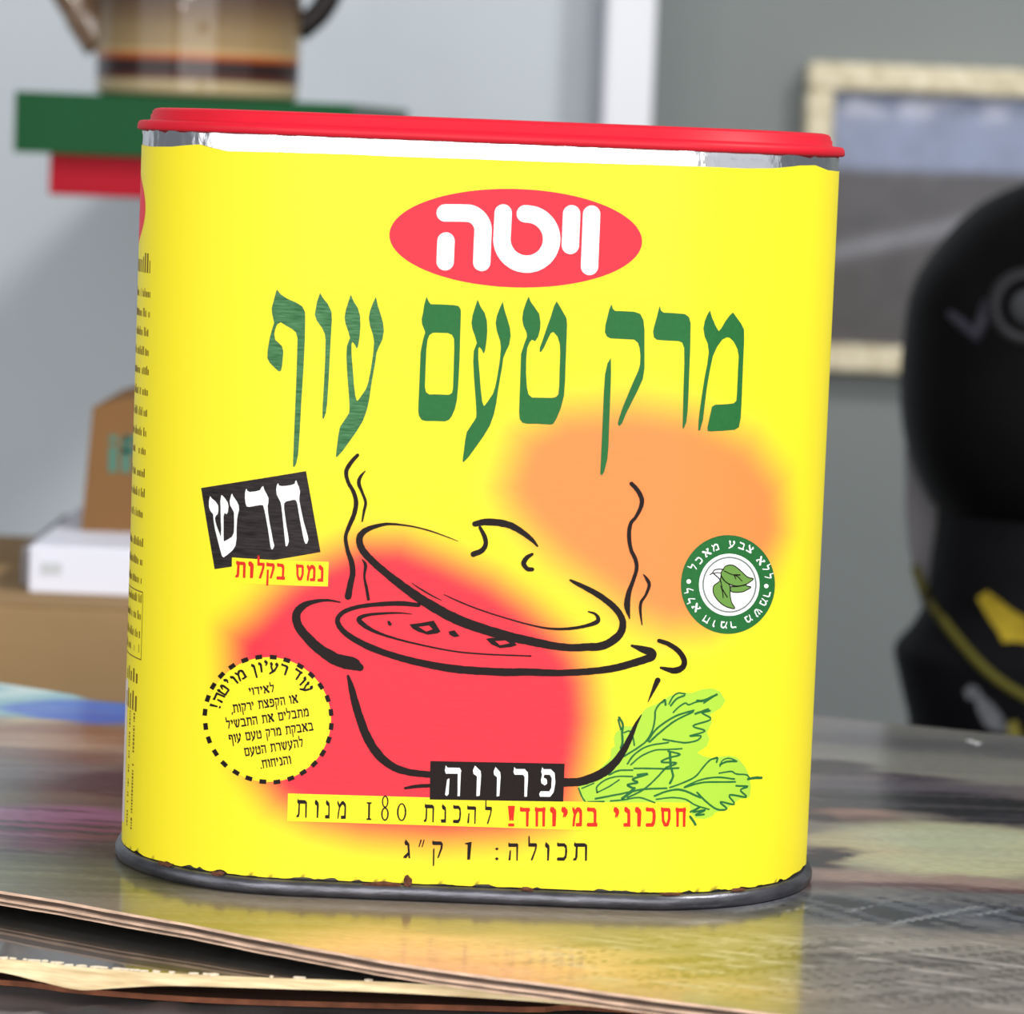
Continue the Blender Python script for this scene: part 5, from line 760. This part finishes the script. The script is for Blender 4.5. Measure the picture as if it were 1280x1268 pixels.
M_i_white = mat('white_ink', srgb(250, 250, 250), 0.45, spec=0.12)
M_i_red = mat('red_ink', tuple(R_INK), 0.45, spec=0.12)
M_i_yellow = mat('yellow_ink', tuple(Y_INK), 0.45, spec=0.12)
M_i_green = mat('green_ink', srgb(40, 104, 54), 0.45, spec=0.12, vary=0.06, scale=900)
M_i_green_worn = mat('worn_green_ink', srgb(42, 100, 54), 0.45, spec=0.12, vary=0.25, scale=700, stretch=(.35, .35, 3.0), vary_to=srgb(82, 132, 88))
M_i_black = mat('black_ink', srgb(28, 20, 20), 0.45, spec=0.12, vary=0.1, scale=900)
M_i_black_worn = mat('worn_black_ink', srgb(30, 24, 24), 0.45, spec=0.12, vary=0.2, scale=650, stretch=(.35, .35, 3.0), vary_to=srgb(54, 48, 48))
M_i_redtext = mat('red_text_ink', srgb(208, 44, 30), 0.45, spec=0.12)
M_i_pale = mat('pale_green_ink', srgb(166, 208, 66), 0.45, spec=0.12)
M_i_leaf = mat('leaf_green_ink', srgb(104, 146, 70), 0.45, spec=0.12)
M_i_grey = mat('grey_ink', srgb(120, 128, 124), 0.45, spec=0.12)
M_i_brown = mat('brown_text_ink', srgb(120, 92, 22), 0.45, spec=0.12)
M_i_barcode = mat('white_panel_ink', srgb(226, 216, 214), 0.45, spec=0.12)

class Art:
    """printed shapes in millimetres on the unrolled wall, wrapped round the tin on build"""
    def __init__(s): s.T = []
    def poly(s, loops, mi, lay):
        L3 = [[Vector((x, y, 0)) for x, y in l] for l in loops]; flat = [p for l in L3 for p in l]
        for t_ in tessellate_polygon(L3): s.T.append(([(flat[i].x, flat[i].y) for i in t_], mi, lay))
    def stroke(s, pts, mi, lay, sub=6, cap=True, rough=0.0):
        Q = catmull(pts, sub) if len(pts) > 2 else [np.array(p, float) for p in pts]
        n = len(Q); A_ = []; B_ = []
        for i, q in enumerate(Q):
            d = Q[min(i + 1, n - 1)][:2] - Q[max(i - 1, 0)][:2]; d = d / (np.hypot(*d) + 1e-9); nn = np.array((-d[1], d[0]))
            w1 = q[2] / 2 * (1 + rough * (random.random() - .5)); w2 = q[2] / 2 * (1 + rough * (random.random() - .5))
            A_.append(q[:2] + nn * w1); B_.append(q[:2] - nn * w2)
        for i in range(n - 1): s.T.append(([tuple(A_[i]), tuple(B_[i]), tuple(B_[i + 1]), tuple(A_[i + 1])], mi, lay))
        if cap:
            for e, (q, q2) in enumerate(((Q[0], Q[1]), (Q[-1], Q[-2]))):
                an = math.atan2(q[1] - q2[1], q[0] - q2[0])        # half disc beyond the end
                s.T.append(([(q[0] + q[2] / 2 * math.cos(an + (k - 6) * math.pi / 12), q[1] + q[2] / 2 * math.sin(an + (k - 6) * math.pi / 12)) for k in range(13)], mi, lay))
    def bold(s, g, mi, lay, d=0.055):
        """heavier lettering: the glyph and a copy nudged along the line"""
        w = GLYPH[g[0]][0]
        for k, sg in enumerate((-.5, .5)):
            s.glyph((g[0], g[1] + sg * d * g[3] / w, g[2] + sg * d * g[4] / w) + tuple(g[3:]), mi, lay + .6 * k)
    def glyph(s, g, mi, lay):
        ch, ox, oz, ax, az, bx, bz = g; w, loops = GLYPH[ch]
        for n_, l in enumerate(loops):
            hole = isinstance(l, tuple)
            ls = l if hole else (l,)
            s.poly([[(ox + x / w * ax + y * bx, oz + x / w * az + y * bz) for x, y in q] for q in ls], mi, lay + 0.22 * n_)
    def build(s, name, mats, parent=None):
        b = bmesh.new(); lay_of = {}
        for pts, mi, lay in s.T:
            try:
                f = b.faces.new([b.verts.new((x, y, lay)) for x, y in pts]); f.material_index = mi
            except ValueError: pass
        xsv = [v.co.x for v in b.verts]; x0, x1 = min(xsv), max(xsv); fa = FA * 1e3 - 0.5
        cuts = [c for c in np.arange(-130, 130, 1.6) if x0 < c < x1 and abs(c) > fa]
        for c in cuts: bmesh.ops.bisect_plane(b, geom=b.verts[:] + b.edges[:] + b.faces[:], plane_co=(c, 0, 0), plane_no=(1, 0, 0), dist=1e-5)
        for f in b.faces:
            f.normal_update()
            if f.normal.z < 0: f.normal_flip()
        for v in b.verts: v.co = Vector(on_wall(v.co.x / 1e3, v.co.y / 1e3, 0.000235 + 0.000014 * v.co.z))
        return obj(name, b, mats, parent or label, True)

def R_(*p): return list(p)
GLYPH = {
 'א': (.8, [[(.02, 1.02), (.16, 1), (.8, .16), (.78, 0), (.62, 0), (0, .84)], [(.5, 1), (.76, 1), (.78, .84), (.62, .6), (.5, .42), (.44, .5), (.56, .72)], [(.24, .62), (.12, .4), (.03, .1), (.03, 0), (.28, 0), (.28, .1), (.16, .16), (.32, .52)]]),
 'ב': (.68, [[(.04, 1.03), (.1, .97), (.44, .97), (.58, .86), (.6, .7), (.59, .15), (.48, .15), (.48, .68), (.4, .77), (.06, .77), (0, .87)], [(0, .1), (.06, .2), (.68, .2), (.66, 0), (.04, 0)]]),
 'ג': (.45, [[(.14, 1.04), (.36, .82), (.38, .68), (.12, .72), (.06, .86)], [(.24, .74), (.37, .74), (.43, 0), (.32, 0)], [(.3, .36), (.34, .22), (.2, 0), (0, 0), (.02, .1), (.14, .2)]]),
 'ד': (.66, [[(.03, 1.04), (.1, .96), (.6, .96), (.66, .88), (.62, .76), (.04, .76), (0, .86)], [(.44, .8), (.57, .8), (.55, 0), (.46, 0)]]),
 'ה': (.68, [[(.03, 1.04), (.1, .96), (.6, .96), (.67, .86), (.64, .76), (.04, .76), (0, .86)], [(.53, .82), (.65, .82), (.63, 0), (.54, 0)], [(.1, .56), (.19, .6), (.17, .06), (.1, 0), (.03, .04)]]),
 'ו': (.26, [[(.06, 1.04), (.24, .86), (.26, .7), (.23, .02), (.13, 0), (.13, .68), (.02, .76), (0, .88)]]),
 'ח': (.68, [[(.04, 1.04), (.1, .96), (.56, .96), (.63, 1.03), (.68, .86), (.64, .76), (.05, .76), (0, .86)], [(.06, .8), (.17, .8), (.16, 0), (.07, 0)], [(.53, .8), (.65, .8), (.63, 0), (.54, 0)]]),
 'ט': (.7, [[(.08, 1.04), (.2, .88), (.2, .74), (.13, .66), (.13, .1), (.03, .1), (.03, .66), (0, .84)], [(.03, .18), (.66, .18), (.6, 0), (.08, 0)], [(.56, .16), (.66, .16), (.7, .7), (.66, .86), (.56, 1.0), (.46, .96), (.33, .6), (.38, .55), (.5, .76), (.57, .72)]]),
 'י': (.26, [[(.06, 1.04), (.24, .86), (.25, .68), (.13, .46), (.08, .48), (.12, .68), (.02, .76), (0, .88)]]),
 'כ': (.6, [[(.03, 1.03), (.1, .97), (.42, .97), (.56, .84), (.6, .5), (.55, .16), (.42, 0), (.04, 0), (0, .1), (.06, .19), (.38, .19), (.46, .3), (.47, .68), (.4, .78), (.05, .78), (0, .88)]]),
 'ל': (.55, [[(.05, 1.42), (.12, 1.3), (.13, .97), (.5, .97), (.55, .86), (.5, .6), (.3, .05), (.22, 0), (.18, .05), (.4, .6), (.43, .77), (.06, .77), (.03, .82), (.03, 1.3)]]),
 'מ': (.75, [[(.06, 1.04), (.2, .8), (.36, .98), (.5, 1.0), (.68, .86), (.72, .7), (.71, .02), (.34, 0), (.31, .18), (.58, .2), (.59, .66), (.5, .78), (.4, .78), (.26, .62), (.2, .4), (.14, .02), (.05, 0), (.07, .3), (.15, .62), (.02, .86)]]),
 'ם': (.68, [([(.03, 1.04), (.1, .97), (.6, .97), (.68, .88), (.66, .1), (.56, 0), (.1, 0), (.04, .1), (.06, .7), (.02, .8), (0, .9)], [(.17, .77), (.55, .77), (.54, .19), (.15, .19)])]),
 'נ': (.42, [[(.1, 1.04), (.36, .86), (.39, .7), (.4, 0), (.02, 0), (0, .18), (.27, .2), (.27, .68), (.1, .75), (.05, .87)]]),
 'ן': (.26, [[(.06, 1.04), (.24, .86), (.26, .7), (.22, -.36), (.14, -.42), (.13, .68), (.02, .76), (0, .88)]]),
 'ס': (.7, [([(.02, 1.03), (.1, .97), (.6, .97), (.69, .86), (.7, .4), (.54, .06), (.38, 0), (.24, .04), (.08, .3), (.05, .75), (0, .86)], [(.17, .78), (.56, .78), (.56, .4), (.45, .2), (.34, .17), (.2, .34)])]),
 'ע': (.68, [[(.06, 1.04), (.19, .86), (.19, .68), (.14, .62), (.27, .3), (.34, .28), (.52, .66), (.44, .74), (.42, .88), (.5, 1.04), (.64, .88), (.66, .72), (.59, .55), (.44, .14), (.05, -.18), (0, -.16), (.03, -.04), (.2, .18), (.04, .6), (.08, .68), (0, .76), (0, .88)]]),
 'פ': (.66, [[(.1, 1.04), (.16, .97), (.46, .97), (.62, .84), (.66, .5), (.6, .16), (.46, 0), (.04, 0), (0, .1), (.06, .19), (.42, .19), (.5, .32), (.51, .66), (.42, .78), (.2, .78), (.16, .68), (.3, .62), (.32, .46), (.22, .4), (.08, .48), (.06, .6), (.1, .78), (.06, .88)]]),
 'ף': (.62, [[(.1, 1.04), (.16, .97), (.44, .97), (.6, .86), (.62, .66), (.57, -.36), (.48, -.42), (.48, .66), (.4, .78), (.2, .78), (.15, .68), (.28, .62), (.28, .44), (.18, .38), (.05, .48), (.03, .62), (.09, .78), (.05, .88)]]),
 'צ': (.66, [[(.04, 1.0), (.1, 1.04), (.2, .86), (.66, .2), (.66, .02), (.02, 0), (0, .18), (.43, .19), (.08, .7), (0, .84)], [(.5, 1.04), (.64, .88), (.64, .72), (.46, .42), (.38, .5), (.5, .68), (.44, .84)]]),
 'ק': (.64, [[(.03, 1.04), (.1, .97), (.54, .97), (.64, .84), (.62, .6), (.4, .05), (.31, .05), (.49, .58), (.51, .76), (.05, .76), (0, .86)], [(.06, .54), (.15, .6), (.14, -.36), (.05, -.42)]]),
 'ר': (.6, [[(.03, 1.04), (.1, .97), (.46, .97), (.58, .86), (.6, .7), (.57, 0), (.47, 0), (.46, .7), (.39, .77), (.05, .77), (0, .87)]]),
 'ש': (.85, [[(.22, .2), (.64, .2), (.52, 0), (.26, 0)], [(.06, 1.04), (.19, .85), (.18, .7), (.13, .62), (.31, .1), (.22, .08), (.03, .62), (.06, .7), (0, .84)], [(.38, 1.0), (.5, .86), (.48, .7), (.4, .62), (.34, .15), (.26, .15), (.32, .62), (.34, .7), (.32, .86)], [(.72, 1.04), (.85, .85), (.84, .7), (.78, .6), (.62, .1), (.5, .05), (.52, .2), (.67, .62), (.71, .7), (.65, .84)]]),
 'ת': (.72, [[(.06, 1.04), (.12, .97), (.58, .97), (.71, .86), (.69, .76), (.08, .76), (.03, .86)], [(.59, .85), (.71, .85), (.7, 0), (.6, 0)], [(.13, .8), (.23, .8), (.22, .2), (.16, .02), (0, 0), (0, .1), (.1, .18)]]),
 '!': (.18, [[(.0, 1.06), (.18, 1.06), (.13, .3), (.06, .3)], [(.02, .16), (.16, .16), (.16, 0), (.02, 0)]]),
 '.': (.15, [[(.0, .15), (.15, .15), (.15, 0), (0, 0)]]),
 ',': (.15, [[(.03, .14), (.15, .14), (.06, -.2), (0, -.18)]]),
 ':': (.2, [[(0, .66), (.1, .74), (.2, .66), (.1, .56)], [(0, .12), (.1, .2), (.2, .12), (.1, 0)]]),
 '״': (.36, [[(.12, 1.06), (.2, 1.02), (.06, .62), (0, .64)], [(.3, 1.06), (.36, 1.02), (.24, .62), (.18, .64)]]),
 'i': (.38, [[(0, .9), (.02, .84), (.15, .82), (.14, 0), (.3, 0), (.38, .98), (.3, .98)]]),
 '1': (.3, [[(0, .98), (.3, .98), (.3, .9), (.21, .88), (.21, .1), (.3, .08), (.3, 0), (0, 0), (0, .08), (.09, .1), (.09, .88), (0, .9)]]),
}
def ellp(cx, cy, a, b, n=20): return [(cx + a * math.cos(2 * math.pi * k / n), cy + b * math.sin(2 * math.pi * k / n)) for k in range(n)]
GLYPH['0'] = (.5, [(ellp(.25, .5, .25, .5), ellp(.25, .5, .16, .42))])
GLYPH['8'] = (.44, [(ellp(.22, .36, .22, .38), ellp(.22, .36, .13, .29)), (ellp(.22, 1.04, .19, .34), ellp(.22, 1.04, .11, .26))])

a = Art(); a.poly([OVAL], 0, 1)
for st in OVAL_STROKES: a.stroke(st, 1, 3, 5)
a.build('oval_emblem', [M_i_red, M_i_white])
a = Art()
for k, loops in enumerate(HEADLINE): a.poly(loops, 1 if k < 3 else 0, 1)
a.build('headline_lettering', [M_i_green, M_i_green_worn])
a = Art(); a.poly([NEW_BOX], 0, 1)
for l in NEW_LETTERS: a.poly(l, 1, 3)
a.build('tilted_black_flash', [M_i_black_worn, M_i_white])
a = Art(); a.poly([DISSOLVE_STRIP], 0, 4)
for g in DISSOLVE_TEXT: a.bold(g, 1, 6, .09)
a.build('small_yellow_strip', [M_i_yellow, M_i_redtext])
a = Art(); a.poly([CELERY], 0, 1)
for st in CELERY_LINES: a.stroke(st, 1, 2, 5, True, 0.25)
a.build('celery_drawing', [M_i_pale, M_i_green])
a = Art()
for st in POT: a.stroke(st, 0, 4, 6, True, 0.10)
for l in CROUTONS: a.poly(l, 0, 5)
a.build('pot_drawing', [M_i_black])
a = Art(); a.poly([RIBBON], 0, 5)
for g in RIBBON_BLACK: a.glyph(g, 1, 7)
for g in RIBBON_RED: a.bold(g, 2, 7, .09)
a.build('yellow_ribbon', [M_i_yellow, M_i_black, M_i_redtext])
a = Art(); a.poly([PAREVE_BOX], 0, 6)
for g in PAREVE_TEXT: a.glyph(g, 1, 8)
a.build('black_name_bar', [M_i_black, M_i_white])
a = Art()
for g in CAPACITY: a.glyph(g, 0, 1)
a.build('capacity_lettering', [M_i_black])
a = Art(); a.poly([BADGE], 0, 1)
for q in DASHES: a.poly([q], 1, 3)
for g in BADGE_ARC + BADGE_LINES: a.bold(g, 1, 3, .06)
a.build('round_yellow_badge', [M_i_yellow, M_i_black])
a = Art(); a.poly([SEAL], 0, 1); a.poly([SEAL_WHITE], 1, 2); a.poly(SEAL_RING, 4, 3)
for q in SEAL_LEAVES: a.poly([q], 2, 4)
for st in SEAL_LINES: a.stroke(st, 3, 5, 4)
for g in SEAL_TEXT: a.glyph(g, 1, 3)
for q in SEAL_DOTS: a.poly([q], 1, 3)
a.build('green_leaf_seal', [M_i_green, M_i_white, M_i_leaf, M_i_black, M_i_grey])
# illegible side printing, seen edge on
a = Art()
for k, (s, z, h) in enumerate(SIDE_ROWS):
    x = s
    while x > -128:
        w = random.choice((.35, .5, .7)) * (1.6 if k == 0 else 1)
        hh_ = h * random.choice((.8, .8, 1.0, 1.25))
        if random.random() > .16: a.poly([[(x - w, z - h * .5), (x, z - h * .5), (x, z - h * .5 + hh_), (x - w, z - h * .5 + hh_)]], 0, 1)
        x -= w + (.35 if k else .8)
def rect(x0, x1, z0, z1, mi=0): a.poly([[(x0, z0), (x1, z0), (x1, z1), (x0, z1)]], mi, 1)
bx0, bz1 = SIDE_BOX[0]; bz0 = SIDE_BOX[1][1]
rect(-128, bx0 + 1, bz1, bz1 + .3); rect(-128, bx0 + 1, bz0, bz0 + .3); rect(bx0 + .8, bx0 + 1.1, bz0, bz1)
for k, (s, z) in enumerate(SIDE_BIG):
    for q in range(5): rect(s - q * 2.4 - 1.2, s - q * 2.4, z - (2.4 if k else 1), z + (2.4 if q % 2 else 1.4))
for s in (SIDE_COLS[0][0], SIDE_COLS[2][0]):
    z = SIDE_COLS[0][1]
    while z > SIDE_COLS[1][1]:
        h = random.uniform(.25, .8)
        if random.random() > .2: rect(s - 1.1, s, z - h, z)
        z -= h + .3
rect(-120, BARCODE[0][0] + .6, BARCODE[1][1], BARCODE[0][1], 1)
a.build('side_printing', [M_i_brown, M_i_barcode])
a = Art(); so = SIDE_OVAL
rz_ = (so[1][1] - so[2][1]) / 2 * 1.35; a.poly([[(so[0][0] - 26 + 26 * math.cos(t_), so[0][1] + rz_ * 1.5 * math.sin(t_)) for t_ in np.linspace(0, 2 * math.pi, 64, endpoint=False)]], 0, 1)
a.build('side_emblem', [M_i_red])
# rust on the rim
M_rust = mat('rust', srgb(84, 44, 24), .9, vary=.4, scale=900)
for s_, z, w, h in ((-0.0125, .0046, .0011, .0016), (-.018, .0039, .006, .0006), (-.058, .0040, .002, .0006), (-0.074, .0040, .003, .0006), (.016, .0040, .002, .0005), (.05, .004, .003, .0004), (.068, .0041, .002, .0005)):
    b = bmesh.new()
    pts = [(s_ + w * math.cos(k * math.pi / 6) * random.uniform(.6, 1.2), z + h * math.sin(k * math.pi / 6) * random.uniform(.6, 1.2)) for k in range(12)]
    vs1 = [b.verts.new(on_wall(x, zz_, 0.0012 if zz_ < .0042 else .0004)) for x, zz_ in pts]
    c_ = b.verts.new(on_wall(s_, z, 0.0013 if z < .0042 else .0006))
    for k in range(12): b.faces.new((vs1[k], vs1[(k + 1) % 12], c_))
    obj('rust_spot', b, M_rust, tin)
